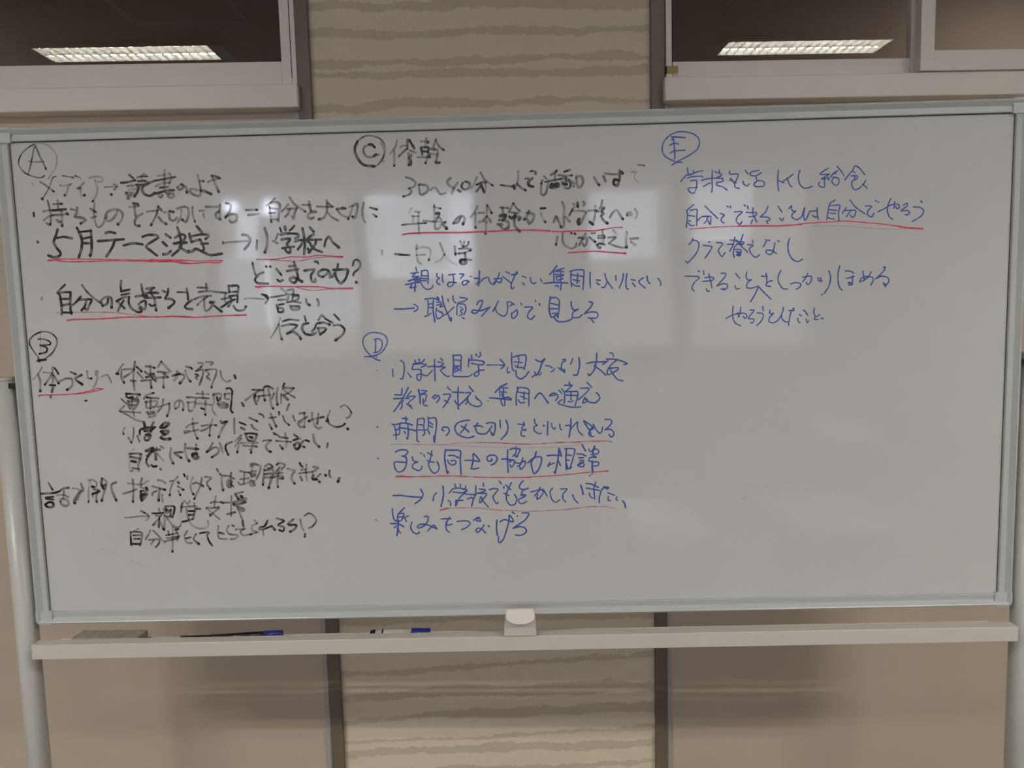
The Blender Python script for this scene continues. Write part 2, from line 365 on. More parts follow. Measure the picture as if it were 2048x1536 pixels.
desk((.93, -5.9, 0), 0, .36, .45, 'white-topped desk furthest from the board, mirrored beside the last blue column')
desk((2.45, -5.5, 0), 0, .22, .32, 'white-topped desk in the far right of the room, mirrored faintly')

# yellowed tape at the lower left corner of the right window
tp = obj('tape', boxes((0.3726, 0.3991, D - .0160, D - .0145, 1.9809, 1.9971), (0.3726, 0.3741, D - .0160, D - .002, 1.9809, 1.9971)), M['tape'])
tp['label'] = 'small yellowed piece of tape on the lower left corner of the right window frame'; tp['category'] = 'tape'

# ------------------------------------------------------------------ the whiteboard on its stand (local frame: board surface y = 0)
wb = thing('whiteboard', 'large revolving whiteboard in a grey frame on a cream stand, covered in handwriting', 'whiteboard', (0, 0, 0), YAW)
ZC = 1.35; BW, BH, RW = .9015, .4512, .0232
panel = obj('board_panel', boxes((-BW + .010, BW - .010, 0, .016, ZC - BH + .010, ZC + BH - .010)), M['board'], wb)
# thin dark joint where the sheet meets the rails
jb = []
ix, iz = BW - RW, BH - RW
jb += [(-ix, ix, -.0004, .001, ZC + iz - .0012, ZC + iz + .001), (-ix, -ix + .0008, -.0004, .001, ZC - iz, ZC + iz), (ix - .0008, ix, -.0004, .001, ZC - iz, ZC + iz)]
obj('panel_joint', boxes(*jb), M['seam'], wb)
PROF = [(0.0, .014), (0.0, -.0045), (.0010, -.0085), (.0040, -.0108), (.0054, -.0100), (.0118, -.0036), (.0128, -.0036), (.0222, -.0062), (RW, -.0052), (RW, .0005), (RW, .014)]
def rail(side):
    # profile: s = distance in from the outer edge, y = depth
    bm = bmesh.new()
    if side in ('top', 'bottom'):
        sg = 1 if side == 'top' else -1
        prism(bm, [(y, ZC + sg * (BH - s)) for s, y in PROF], 'x', -BW + .004, BW - .004)
    else:
        sg = 1 if side == 'right' else -1
        prism(bm, [(sg * (BW - s), y) for s, y in PROF], 'z', ZC - BH + .004, ZC + BH - .004)
    return obj('frame_rail', bm, M['rail'], wb)
for s_ in ('top', 'bottom', 'left', 'right'): rail(s_)
def corner(sx, sz):
    # moulded corner cap: overlaps both rails, outer corner rounded, raised lip and groove carried round
    def outline(e, inner):
        pts = [(e, inner), (e, .009)]
        for k in range(1, 6):
            a = PI / 2 * k / 6; pts.append((.009 - (.009 - e) * math.cos(a), .009 - (.009 - e) * math.sin(a)))
        pts += [(.009, e), (inner + .0045, e)]
        return pts
    o = .0300; q = .0255
    pts = outline(-.0010, q) + [(o + .0000, .0240), (.0265, .0262), (.0240, q)]
    bm = bmesh.new()
    W2 = lambda p: (sx * (BW - p[0]), ZC + sz * (BH - p[1]))
    prism(bm, [W2(p) for p in pts], 'y', -.0072, .0145)
    # raised outer lip
    lip = outline(.0002, q - .001)[:-1] + [(o - .001, .0002), (o - .001, .0052), (.0095, .0052)] + [(.0095 - .0043 * math.sin(PI / 2 * k / 4), .0095 - .0043 * math.cos(PI / 2 * k / 4)) for k in range(1, 4)] + [(.0052, .0095), (.0052, q - .001)]
    prism(bm, [W2(p) for p in lip], 'y', -.0094, -.0070)
    return obj('corner_cap', bm, M['corner'], wb)
for sx in (-1, 1):
    for sz in (-1, 1): corner(sx, sz)
# thin shadow joints beside the upper corner caps

# stand
def post(sx):
    x = sx * .9325
    bm = bmesh.new(); cyl(bm, (x, .010, .085), (x, .010, 1.3575), .0193, seg=40)
    p = obj('post', bm, M['pole'], wb, smooth=True)
    for f in p.data.polygons: f.use_smooth = abs(f.normal.z) < .5
    bm = bmesh.new(); cyl(bm, (x, .010, 1.3570), (x, .010, 1.3625), .0205, .0195, seg=40)
    obj('post_cap', bm, M['polecap'], p)
    bm = bmesh.new(); cyl(bm, (x + -sx * .012, .006, 1.3475), (-sx * -.9010, .006, 1.3475), .0052, seg=20)
    box(bm, min(x - sx * .015, sx * .9030), max(x - sx * .015, sx * .9030), -.004, .012, 1.3425, 1.3525, bev=.001)
    obj('pivot', bm, M['black'], wb)
    bm = boxes((x - .020, x + .020, -.28, .28, .055, .085), bev=.006)
    obj('foot', bm, M['cream'], wb)
    for yy in (-.25, .25):
        bm = bmesh.new(); cyl(bm, (x - .011, yy, .026), (x + .011, yy, .026), .026, seg=24)
        c = obj('caster', bm, M['rubber'], wb)
        obj('caster_fork', boxes((x - .015, x - .012, yy - .012, yy + .012, .02, .056), (x + .012, x + .015, yy - .012, yy + .012, .02, .056), (x - .015, x + .015, yy - .012, yy + .012, .052, .057)), M['steel'], c)
for sx in (-1, 1): post(sx)
obj('tray_beam', boxes((-.8905, .8912, -.045, -.0205, .8482, .8755), bev=.0014), M['cream'], wb)
obj('tray_pan', boxes((-.8880, .8880, -.0205, .040, .8470, .8490), (-.8880, .8880, .038, .040, .8490, .8510)), M['cream'], wb)
for sx in (-1, 1):
    a, b = sorted((sx * .9350, sx * .8800))
    obj('tray_bracket', boxes((a, b, .004, .030, .8440, .8500), bev=.0008), M['cream'], wb)

# tilt-lock clip on the tray beam, gripping the bottom rail
bm = bmesh.new()
prism(bm, [(-.0285, .8770), (.0310, .8770), (.0295, .9010), (.0290, .9085), (-.0250, .9085), (-.0262, .9010)], 'y', -.0480, -.0150)
bmesh.ops.bevel(bm, geom=list(bm.edges), offset=.0010, segments=2, affect='EDGES')
clip = obj('clip_body', bm, M['cream'], wb)
bm = bmesh.new(); pts = [(-.0215, .9300), (.0265, .9300)]
for k in range(0, 13):
    a = PI * k / 12; pts.append((.0025 + .0265 * math.cos(a) * (1 if k not in (0, 12) else .97), .9205 - .0150 * math.sin(a) ** .8))
prism(bm, pts, 'y', -.0560, -.0500)
for v in bm.verts: v.co.y += (v.co.z - .93) * .30        # the thumb tongue leans out towards the viewer
bmesh.ops.bevel(bm, geom=list(bm.edges), offset=.0009, segments=2, affect='EDGES')
obj('clip_tongue', bm, M['creamplastic'], clip)
bm = bmesh.new(); bmesh.ops.create_uvsphere(bm, u_segments=24, v_segments=12, radius=1.0)
for v in bm.verts: v.co = Vector((.0020 + v.co.x * .0085, -.0590 + v.co.y * .0022, .9125 + v.co.z * .0070))
obj('thumb_dimple', bm, M['creamplastic'], clip, smooth=True)
obj('clip_neck', boxes((-.0150, .0200, -.0520, -.0480, .9020, .9230)), M['cream'], clip)

# ------------------------------------------------------------------ handwriting: every stroke is a thin film of marker ink on the panel
INK = """@black|circled letter A
26 75 0 316 3276 -24 -13 -50 7 -59 26 -38 45 -3 43 25 48 48 39 47 23
30 35 0 262 3494 45 5 44 -11 36 -30 25 -38 2 -44 -12 -43 -26 -37 -34 -42
26 75 0 203 3296 20 53 17 54 19 67 10 7
36 60 1 271 3483 25 -76 19 -39 16 -46
36 50 0 216 3379 30 -6 72 -2
@black|faded line メディア then bold 読書のよさ
30 40 0 227 3225 4 -11
24 70 0 399 3270 -26 -11 -24 -54 -26 -43 -38 -48
50 90 0 286 3117 2 -4
40 50 1 281 3234 35 -23 36 -28 21 -18
22 75 0 445 3273 70 -14
40 80 0 515 3260 7 -3
30 50 0 536 3270 18 -11
22 50 0 560 3261 14 -5 2 -14
30 50 0 421 3206 34 -4 51 14
40 40 1 497 3206 -18 -10 -8 -32 -22 -30
30 70 0 536 3269 8 -4
40 40 0 593 3220 -24 -24 -21 -13
50 40 1 565 3183 4 -49 23 -1
34 60 0 542 3181 23 2
40 35 0 636 3251 36 7 44 -1 16 -14 -7 -19 -34 1
40 35 1 675 3234 6 -33 6 -33 -15 -43 -25 -37
24 70 0 740 3184 49 2 39 0
40 60 0 806 3203 25 -14 -24 -24
50 90 0 782 3133 2 -2
40 90 0 920 3265 29 -25
44 95 0 860 3211 42 3 60 12
44 50 0 903 3187 42 4
30 50 0 907 3162 36 4
50 50 0 891 3141 8 -41
50 50 0 891 3140 48 0 -37 -38
40 50 0 907 3124 14 5
30 90 0 972 3245 39 7 39 -2
45 50 0 1026 3267 21 -16
30 50 0 1012 3262 -3 -43
45 90 0 981 3219 53 1
30 50 0 962 3196 7 -19 -15 -16
50 50 0 975 3193 38 2 43 17 -10 -16 -23 -10
50 90 1 984 3182 -14 -38 -22 -29
50 85 0 1021 3189 -16 -24 11 -33 41 -17 38 20
40 90 0 965 3196 44 -4 45 10 40 15 57 9 95 15
40 50 0 1125 3251 50 7
44 50 0 1204 3265 15 -14 -5 -32 -15 -21
40 50 0 1175 3290 -5 -64 -7 -82
40 50 0 1106 3181 37 18 62 4
40 80 0 1133 3170 59 3
45 90 0 1094 3130 28 5 46 12 64 4
40 60 0 1167 3142 -34 -10 -13 -19 14 -11 15 16
50 60 0 1177 3130 45 -3 7 -17 -20 -13 -22 9 7 16
50 60 0 1258 3166 16 -14 26 16 -13 19 -29 -18
50 65 1 1287 3190 32 -23 4 -35
40 60 0 1408 3249 12 -68 3 -44
50 55 0 1423 3137 -13 -32 -44 12 -23 25 15 13 38 -9
50 80 1 1418 3146 38 -12 38 -18
40 50 1 1422 3208 14 -1 11 -1
40 60 0 1480 3201 26 10 56 13
50 70 0 1508 3243 27 -6 30 -14
50 55 1 1510 3238 10 -28 16 -43 14 -38
@black|line 持ちものを大切にする = 自分を大切に
40 90 0 217 3021 0 -24
40 65 1 324 3103 11 -63 4 -50 -10 -57
40 65 0 304 2945 16 -12
40 65 0 286 3027 40 8 124 4
40 50 0 284 2965 38 26 35 7
40 50 0 363 3077 56 0
50 90 0 417 3078 8 -2
40 60 0 396 3101 -1 -57
50 80 0 354 3033 51 2 42 3
45 55 0 351 3000 62 0 48 6
50 90 0 453 3009 8 -5
45 55 1 416 3032 1 -55 -4 -54
50 70 0 379 2965 16 -14 8 2
40 60 0 486 3038 31 -6
50 65 1 532 3048 -6 -35 -16 -30 42 -4 32 -20 -36 -23
40 65 1 626 3037 35 -23
40 50 0 659 3072 -11 -46 1 -55 10 -49 16 -17 30 21 19 38 5 27
45 65 0 630 2974 31 8
46 50 0 728 2969 17 -22 35 15 31 37 7 22
50 50 1 734 2974 8 33 38 18 44 1 29 -28 -9 -43 -30 -32
36 65 0 904 3041 68 6
44 85 0 934 3067 33 -6 5 -11
46 70 0 941 3056 3 -77
46 70 1 995 2992 -37 -18 -22 -33 3 -27 28 -6
36 65 0 1025 3007 84 5
50 65 0 1111 3040 23 -29
44 70 1 1111 3040 -15 -54 -45 -75
50 60 1 1111 2964 20 -28 30 -20
40 60 0 1152 2997 68 5
50 90 0 1192 3005 25 -8
46 60 0 1185 2984 3 -33 27 -14 27 23
40 45 0 1276 3009 -8 -44 -26 -43
46 55 1 1243 3020 52 13 29 -12 0 -46 -23 -49 -24 17
40 50 1 1357 3030 -3 -49 13 -55
40 65 0 1406 3002 31 0
34 60 0 1429 2979 7 -27
46 60 0 1452 3028 53 -2 28 0
50 50 0 1553 3039 -6 -57 0 -44
50 70 0 1542 2993 -23 -16 3 -27 28 -12
44 60 1 1596 3051 32 -14 -5 -36 -36 -50
46 60 0 1590 2956 46 18 32 -12 -8 -38 -34 -10 -10 14
44 60 1 1737 2998 78 -1
44 50 0 1749 2962 79 7
36 60 0 1948 3075 -29 -27 -38 -23
40 50 1 1903 3021 5 -51 3 -60
50 55 0 1918 3040 39 7 22 -19 -9 -55 -9 -57
36 65 0 1908 3007 52 -9
36 65 0 1898 2973 44 0
36 65 0 1906 2926 50 1
44 50 0 2037 3029 -21 -24 -26 -24
42 55 1 2051 3077 28 -44 78 -57
46 50 0 2032 2996 62 4
46 55 0 2049 2998 -13 -32 -26 -24
50 55 0 2097 3000 -16 -35 -8 -38 -13 17
40 60 0 2140 3023 55 -1
50 70 0 2188 3044 1 -28 9 -38
50 60 0 2231 2972 -39 -5 -21 -26 19 -17 23 7
40 70 0 2242 3009 52 -4 61 -1
46 60 1 2313 3048 0 -62 -23 -54 -39 -13
40 65 0 2320 3032 35 -28
40 60 0 2317 2964 29 -34 43 -23
44 65 0 2382 2989 61 -1
50 80 0 2421 2994 20 -4
40 60 0 2382 2984 31 -39 39 -15
46 55 1 2472 3000 56 18 -2 -43 -19 -54 -16 11
40 50 1 2494 3003 -13 -44 -22 -43
40 60 0 2574 3025 -12 -57 5 -54 13 -25
40 70 1 2618 2991 49 -15
40 65 1 2638 2944 22 -17
@black|bold line 5月テーマ決定 with arrow to 小学校へ
50 80 0 227 2817 2 -4
50 90 0 379 2899 -18 -46 -18 -44 17 -39 25 -34 -7 -22 -41 -10 -41 13
46 90 0 368 2839 49 7 61 -13
54 90 0 518 2906 19 -42 10 -49 -8 -55 -24 -60
44 90 0 529 2876 88 8
50 90 1 617 2884 -1 -44 -1 -55 -8 -55 -10 -21
44 90 0 548 2828 65 12
48 90 0 554 2798 56 -3
50 90 0 722 2865 29 6 38 -9
50 90 0 662 2809 73 3 113 5
50 90 0 782 2806 -23 -46 -44 -60
48 90 0 844 2774 69 13 67 -9
48 90 0 984 2831 45 12 56 -4 10 -17 -88 -55 31 -37 40 -34
50 90 0 1153 2843 32 -24
50 90 0 1127 2789 26 -26
50 90 0 1124 2704 31 3 24 18
50 90 0 1238 2890 13 -47 6 -44 0 -38
46 90 0 1216 2819 46 21 30 -12 -15 -27 -23 -7
46 90 0 1205 2778 42 8 45 -2
54 95 0 1208 2778 90 3
50 85 0 1258 2777 -20 -43 -50 -40
50 85 0 1245 2753 27 -20 32 -21
54 90 0 1378 2894 31 -39
50 90 0 1321 2844 4 -36 7 -14
46 90 0 1326 2822 71 14 55 -4 5 -11 -23 -18
44 90 0 1331 2783 40 13 23 5
48 90 0 1394 2801 15 -28 9 -39 -18 -16
48 90 0 1403 2770 45 2
50 90 0 1308 2723 19 -8 29 21 17 -3 49 -26 43 -18 79 8
50 90 0 1522 2697 20 -1
@black|arrow and 小学校へ
40 50 0 1555 2769 39 7 140 5
36 60 0 1555 2783 6 -9
50 60 0 1698 2826 33 -4 24 -31 -17 -38 -29 -29
46 60 0 1802 2784 -7 -63
52 60 1 1862 2868 14 -64 -7 -65 -16 -41
40 60 0 1955 2827 -19 -41
40 60 0 1916 2776 35 -15 -11 -2
40 90 0 1970 2867 9 -28
40 70 0 2001 2874 7 -27
40 70 0 2012 2877 1 -28
44 90 0 2038 2846 15 11 20 21
50 85 0 1973 2820 45 7 77 -7 2 -17 -20 -13
48 90 0 1979 2785 59 4 -25 -41 21 -22 -1 -33 -17 0 -26 34
44 90 0 1978 2724 85 9
50 90 0 2131 2860 10 -72 0 -54 -8 -55
44 90 0 2073 2768 42 10 145 -1
46 90 0 2132 2772 -19 -32 -23 -27
50 90 0 2184 2864 24 -28
50 95 0 2209 2817 -31 -19 -18 -26 21 -17
50 90 0 2224 2775 -10 -32 -47 -54
46 90 0 2162 2717 10 -28
46 90 0 2181 2744 31 -34 50 -21
46 80 1 2280 2730 14 43 23 22 26 -39 40 -37
@red|red underline below 5月テーマ決定
44 80 0 293 2681 37 4 45 2
26 70 0 376 2690 180 -5 281 -13 471 -18
28 80 0 358 2679 84 -10 169 -2 169 1 168 -7 281 -13 78 -13
26 80 0 1026 2669 224 -10 112 -9 56 0 129 -1
30 80 0 1025 2655 168 -6 67 -13 78 -2 79 4 101 -3 26 14
@red|red underline below 小学校へ
26 75 0 1789 2651 107 -3 56 3 90 11 106 -5 85 11 83 -8 92 -8
22 50 0 1890 2644 117 -9 101 -2 96 17 84 4 120 -2
40 75 0 2360 2654 46 -2
@black|line どこまでのか?
36 75 0 1760 2627 6 -42 11 -45
44 75 0 1835 2558 -35 -15 -30 -36 21 -25 73 -5
50 90 0 1857 2599 1 -2
50 90 0 1885 2598 2 -2
44 75 0 1931 2578 31 -42
46 75 0 1932 2503 17 -14 20 10
44 75 0 2022 2595 39 2
40 75 0 2003 2562 85 12
50 75 0 2057 2624 14 -47 11 -67
50 75 1 2079 2510 -24 -32 -28 12 -4 19 34 5 51 -29
46 75 0 2129 2562 71 6 -25 -38 3 -44 23 -6 3 19
50 90 0 2208 2624 5 -2
40 90 0 2225 2623 5 -14
46 80 0 2258 2514 -27 9 -5 22 35 21 39 -6 13 -23 -4 -27
44 75 0 2258 2514 29 19 13 21
46 80 0 2372 2602 -10 -38 -36 -52
50 90 0 2336 2562 104 0 -1 -17 -19 -49 -35 -30 -27 32 -12 39
38 80 0 2477 2588 10 33 23 8 21 -23 -7 -35 -40 -33 -7 -19
50 90 0 2496 2472 2 -4
@red|red underline below どこまでのか?
38 75 0 1772 2457 34 -3
30 75 0 1801 2457 84 0 168 -7 168 -4 84 -15
20 60 0 2053 2450 44 -15 67 -13 67 -1 74 9
20 60 0 2065 2454 100 -6 56 -5
40 75 1 2305 2430 162 -3
@black|line 自分の気持ちを表現
30 60 0 225 2422 -7 -14 7 -2
36 80 0 400 2509 -31 -27 -24 -19
46 90 0 341 2452 15 -22 4 -56 -1 -51
42 80 0 355 2452 35 2 45 -1
48 80 1 435 2453 -8 -64 -3 -62 4 -25
44 90 0 354 2407 66 -1
44 90 0 362 2360 60 9
40 90 0 354 2295 12 14 62 -3
44 80 0 506 2420 -31 -33 -34 -27
42 70 0 521 2503 33 -51 47 -46 43 -34
44 85 0 493 2398 85 1 5 -9 -20 -33 -17 -33 -19 12
44 85 0 543 2386 -15 -39 -24 -25
50 70 1 659 2349 -9 34 31 27 39 -1 9 -28 -6 -45
44 80 0 659 2349 35 16 9 33
44 75 0 808 2524 -8 -39 3 -34
44 90 0 800 2449 63 12
40 90 0 801 2424 57 9
44 80 0 763 2380 53 26 40 2
46 80 0 856 2408 -6 -41 17 -40 43 -29 29 5 -15 23
44 80 0 766 2380 24 -23 26 -29
44 80 0 815 2384 -25 -33 -23 -41
46 70 0 950 2495 5 -48 8 -44
44 80 0 902 2410 40 4 45 2
44 80 0 920 2354 30 21 23 0 -7 -56 -12 0 -21 17
44 80 0 985 2463 57 6
44 80 0 1033 2468 -25 -27
46 80 0 960 2431 51 4 56 -3
46 80 0 969 2400 51 -2 62 1
50 70 1 1016 2429 20 -34 8 -87
44 80 0 999 2352 16 -12 23 5
42 80 0 1102 2446 16 -8
46 80 1 1143 2459 -9 -38 -19 -33 39 -1 27 -18 -6 -16 -39 -30
36 80 0 1207 2434 73 -5
44 90 0 1275 2455 5 -36 0 -40
46 90 0 1310 2375 -35 -22 -22 -26 19 -14 34 -4
40 70 0 1353 2463 77 -5
40 70 0 1418 2488 0 -46
44 70 0 1361 2430 47 5 60 -2
44 70 0 1327 2381 52 16 67 4
44 70 0 1419 2396 -42 -29 -32 -29
44 60 0 1398 2383 -4 -53 8 -37 31 16 15 20
44 70 0 1443 2362 27 -8 -34 -2
44 75 1 1436 2355 32 -27 48 -41
44 70 0 1481 2428 87 -10
40 70 0 1554 2418 -9 -39 5 -27
40 80 0 1525 2376 61 9
44 80 0 1577 2358 -28 -22 -35 -19
44 80 0 1578 2471 3 -47
44 80 0 1584 2467 63 -1 -6 -56 -7 -60
36 80 0 1585 2424 53 2
44 80 0 1579 2395 54 5
44 90 0 1592 2378 -6 -33 -18 -23
40 90 0 1584 2358 34 13
44 70 1 1605 2325 22 -31 47 -1 21 26
@black|arrow to 語い
30 50 0 1689 2372 17 6 126 -10
36 80 0 1811 2402 36 -8 12 -23 -22 -33
44 80 0 1827 2398 29 -27
40 50 0 1957 2439 37 -35
40 70 0 1878 2380 59 6 68 10 73 -5
40 60 0 1930 2359 56 1
40 80 0 1934 2325 34 5
44 80 0 1917 2323 8 -48
44 80 0 1930 2303 30 -6 -1 -23 -28 -2
42 70 0 2004 2426 37 5 -2 -36 -8 -39
42 70 0 2004 2379 -7 -22
42 70 0 2038 2384 40 2 -7 -25 -23 -11
44 70 0 1991 2341 51 4 50 -10
44 70 0 2015 2315 4 -20
44 70 0 2018 2312 61 -4 -6 -20 -46 -1
44 70 1 2130 2362 4 -31 19 -14
46 70 0 2211 2357 10 -28 -6 -16
@black|line 伝え合う
30 60 0 1938 2230 -31 -73 -47 -68
40 50 1 1926 2184 3 -54 11 -54
38 75 0 1954 2206 51 12 63 -8
40 75 0 1948 2173 55 9 53 -8 -36 -33 -41 -25
46 75 1 1979 2116 47 12 39 -28 12 -24
38 75 0 2113 2239 8 -37
50 80 0 2137 2188 -37 -9 -9 -33 22 -34 40 -8 34 13
40 80 0 2193 2177 -11 -27 -21 -22
40 75 0 2212 2209 25 33 28 -27 46 -28
44 75 1 2204 2186 47 3 39 -15
44 75 0 2202 2150 18 -47
44 75 0 2209 2150 53 -2 -8 -19 -34 -23
40 75 0 2327 2246 35 -40
44 75 1 2320 2167 44 2 32 -31 -16 -39 -52 -39
@red|red underline below 自分の気持ちを表現
18 50 0 321 2310 125 0 192 -5 147 -10 79 -13 112 -14
34 75 0 395 2252 46 5 80 0 114 0 171 7 141 -1 142 -3 85 2 112 -7
30 75 0 1141 2262 168 -11 100 2 101 4 182 0
36 75 0 1611 2258 79 -1
@black|circled letter B
28 75 0 163 1987 -31 47 -26 51 5 34 32 33 41 19 46 4 39 -12 32 -32 5 -39 -18 -40 -31 -39 -55 -38
28 50 0 184 2168 -47 -19 -35 -35 0 -34
16 40 0 191 2162 -11 -124
30 85 0 172 2123 37 -1 38 -15 13 -17 -15 -11 -40 1
38 95 1 182 2078 39 -13 10 -17 -13 -22 -47 -10
46 95 0 152 1965 21 5 40 2
46 95 0 159 1979 7 -17
@black|faded line 体づくり
34 40 0 180 1919 -20 -34 -51 -53
44 50 1 149 1863 10 -52 -6 -66
34 50 0 188 1882 57 -7
40 50 0 257 1917 -5 -91 -14 -91
40 90 0 271 1911 20 -29 5 -14
40 60 1 250 1872 -26 -40 -35 -42
44 60 1 261 1860 14 -29 18 -32
44 90 0 228 1787 38 -3
40 60 0 253 1769 -17 -34
50 70 0 227 1706 -1 -11
44 60 1 308 1816 42 16 40 -4 6 -28 -11 -29 -36 -22
36 90 0 385 1880 39 -18
44 80 1 466 1855 -48 -27 46 -41
40 50 1 509 1882 1 -51 26 -3
44 35 0 586 1880 -7 -51 -21 -50 -16 -17
34 40 0 572 1881 -3 -29
36 50 0 614 1840 36 13 15 -20 14 -37
40 80 0 477 1666 11 1
@red|red underline below 体づくり
30 80 0 138 1709 12 5
24 80 0 142 1712 32 4 114 -1 116 3 116 21 47 14 52 -3
24 80 0 403 1716 116 12 100 22
@black|faded line 体幹が弱い
34 50 0 776 1927 -25 -30 -26 -39
50 90 0 723 1859 11 -2
42 50 1 762 1885 -7 -57 17 -37
44 50 0 779 1888 40 1 35 0
44 55 0 863 1942 -13 -65 -9 -73
44 60 0 853 1883 -36 -28 -42 -24
40 75 1 872 1905 34 -35
40 60 0 875 1865 36 -43
44 70 0 822 1805 36 -3
44 50 0 841 1795 4 -60
44 70 1 940 1906 34 -3 28 -9
44 60 0 972 1914 -3 -85
44 75 0 932 1867 21 -18 41 2
44 75 0 935 1827 34 5 29 2
44 60 0 899 1802 109 9
44 80 0 980 1823 24 -26
44 60 1 967 1801 2 -52
40 50 0 1057 1940 -32 -44
44 50 0 1054 1938 63 -73
44 55 0 1023 1865 79 -8
44 55 0 1009 1822 85 1
44 70 0 1073 1849 24 -26
44 40 1 1065 1855 -7 -105
44 80 0 1132 1833 50 13
50 50 0 1166 1864 -9 -45 -19 -20
50 50 1 1182 1846 33 -12 -8 -28 -27 -28
40 50 1 1226 1868 11 -46 21 -34
40 80 0 1234 1899 14 -6
40 80 0 1264 1890 11 -9
40 50 0 1324 1922 33 -3 -13 -25
40 50 0 1381 1927 51 -4 -19 -20
36 70 0 1344 1894 -41 -31
40 70 0 1303 1863 51 10 -6 -48 -26 -62
40 70 0 1298 1841 20 -9 -22 -17 14 -11
36 60 1 1374 1870 77 1 -9 -48 -26 -56 -7 -26
40 60 0 1374 1865 24 -27 -19 -19 22 -21
38 50 0 1482 1859 5 -48 32 -32 32 10
44 95 0 1582 1825 5 -20
@black|faded line 運動の時間、研修
40 60 0 743 1672 34 -33
40 60 0 759 1620 -34 -34 42 -7 109 -10
40 50 0 724 1583 58 -30 55 -36 51 -15
38 90 0 780 1711 103 -8
40 90 0 783 1711 3 -29 41 2
40 70 0 882 1700 -27 -20
44 80 0 798 1679 68 -13
40 50 0 824 1690 -7 -57 11 -87
50 60 0 790 1656 4 -29 9 -28
50 60 0 796 1653 69 1 -14 -34 -19 -22
40 60 0 800 1627 45 -1
40 60 1 909 1668 16 25 58 19
40 75 0 930 1679 85 -8
46 50 0 919 1647 83 4 -8 -34 -24 -11
44 50 0 922 1647 2 -40 23 -6
40 60 0 958 1669 -6 -74
50 50 0 924 1570 50 4
50 50 0 932 1555 52 8 -7 -20 -41 -8
40 60 0 1008 1608 49 13 35 11
44 55 1 1092 1632 -3 -46 -20 -46
44 55 0 1049 1661 -9 -45 -35 -42
40 50 1 1135 1591 -7 23 11 28 35 11 21 -24 -6 -48
36 50 0 1135 1591 24 16 11 34
40 70 0 1224 1674 66 -4 93 -8
40 60 0 1224 1637 58 2
44 50 0 1230 1628 2 -54 23 2
44 50 0 1289 1661 -16 -62
38 50 0 1297 1698 86 -5
40 60 0 1341 1714 0 -45
40 50 0 1287 1627 57 -4 56 -10
40 45 1 1359 1643 -7 -63 -2 -38
40 90 0 1322 1592 22 -9
40 40 0 1420 1693 -1 -58 -15 -51 20 -43
44 50 0 1417 1687 34 8 26 -7 -8 -25
44 80 0 1444 1669 4 -29 18 17
40 70 0 1502 1691 1 -35 26 -3
40 60 0 1502 1691 35 2
40 90 1 1516 1730 29 2 13 -26 -11 -74 -9 -57 13 -20
44 60 0 1447 1623 46 5 27 -18 -12 -17 -46 1 -16 24
40 70 0 1457 1612 52 -2
50 70 0 1624 1622 10 -20
38 85 0 1705 1717 77 -5
42 60 0 1759 1713 -53 -33 -56 -39
46 80 0 1723 1680 -7 -29 12 -40
40 60 0 1723 1668 57 4 51 5
44 60 0 1751 1662 -13 -29
44 55 1 1786 1724 0 -52 6 -34
42 90 0 1795 1735 23 6 39 -19
40 50 1 1822 1717 8 -57 6 -57 13 -27
40 70 0 1861 1688 -17 -40
44 55 1 1891 1727 -12 -57 3 -66
40 60 0 1914 1681 -6 -66
42 80 0 1941 1757 -10 -25 28 -7 49 -4
40 60 0 2005 1718 -42 -33 -41 -13
36 60 0 1925 1720 38 -35 49 -32
50 90 0 1936 1663 24 -23
44 60 0 1967 1605 -19 -42
@black|faded line 小学生 キオクにございません?
38 50 1 752 1460 -16 -20 4 -26
36 60 1 773 1387 20 -38
36 50 0 817 1458 -6 -60 -15 -46
40 50 0 840 1397 14 -44
50 90 0 896 1500 4 -29
44 80 0 968 1495 -16 -23
44 85 0 858 1408 8 35 47 16 64 1
44 85 0 872 1448 93 7 -25 -20
46 80 0 894 1433 52 -1 -31 -25
44 90 0 904 1407 34 -6
50 70 0 938 1395 -20 -29 -23 1 -1 23 26 5
50 80 0 1014 1457 34 33 34 -6 -36 -28 -24 -3
50 80 0 1015 1428 52 4 -1 -17 -24 -11 -22 18
50 85 0 1011 1382 31 28
50 90 1 1014 1379 20 -10 46 2
38 60 0 1203 1452 27 20 59 13
38 60 0 1187 1427 40 -1
38 60 0 1189 1412 102 21
44 45 1 1256 1517 -1 -60 11 -53 15 -35
40 60 1 1319 1461 55 7 51 -4
40 45 1 1399 1505 -18 -57 -10 -60
40 60 0 1382 1457 -33 -20 -38 -13
50 90 0 1461 1492 5 -12 35 8
44 50 1 1507 1488 -38 -48 -32 -65
40 60 0 1561 1510 -5 -55 0 -54
40 85 0 1598 1480 42 -18
50 80 0 1607 1440 22 -12
40 70 1 1672 1513 55 -27
40 60 0 1683 1461 15 -26 28 -15
40 70 0 1744 1542 14 -6
40 70 0 1769 1532 7 -20
40 60 0 1819 1508 46 5
44 55 1 1829 1540 15 -47 20 -49
40 70 1 1816 1460 15 -35
44 90 0 1890 1550 1 -18
40 60 1 1917 1520 12 -40 30 -27
40 60 0 1991 1519 12 -38
44 70 0 2038 1535 40 4
44 50 0 2075 1537 0 -55 -6 -46
38 60 0 2029 1478 32 16 35 16
50 50 0 2069 1436 -28 1 -16 23 29 17
40 60 0 2100 1479 41 13 75 13
50 70 0 2106 1481 3 -5
44 45 0 2132 1538 -2 -40 20 -58 22 -18 23 9
42 70 0 2177 1531 -12 -74
44 80 0 2193 1502 17 6
40 50 1 2264 1549 -19 -36 -11 -40
36 80 1 2244 1490 9 -35 45 -24 46 5 23 16
30 70 0 2342 1576 26 14 28 -18 21 -35
50 60 0 2417 1531 -13 -25 -23 -14
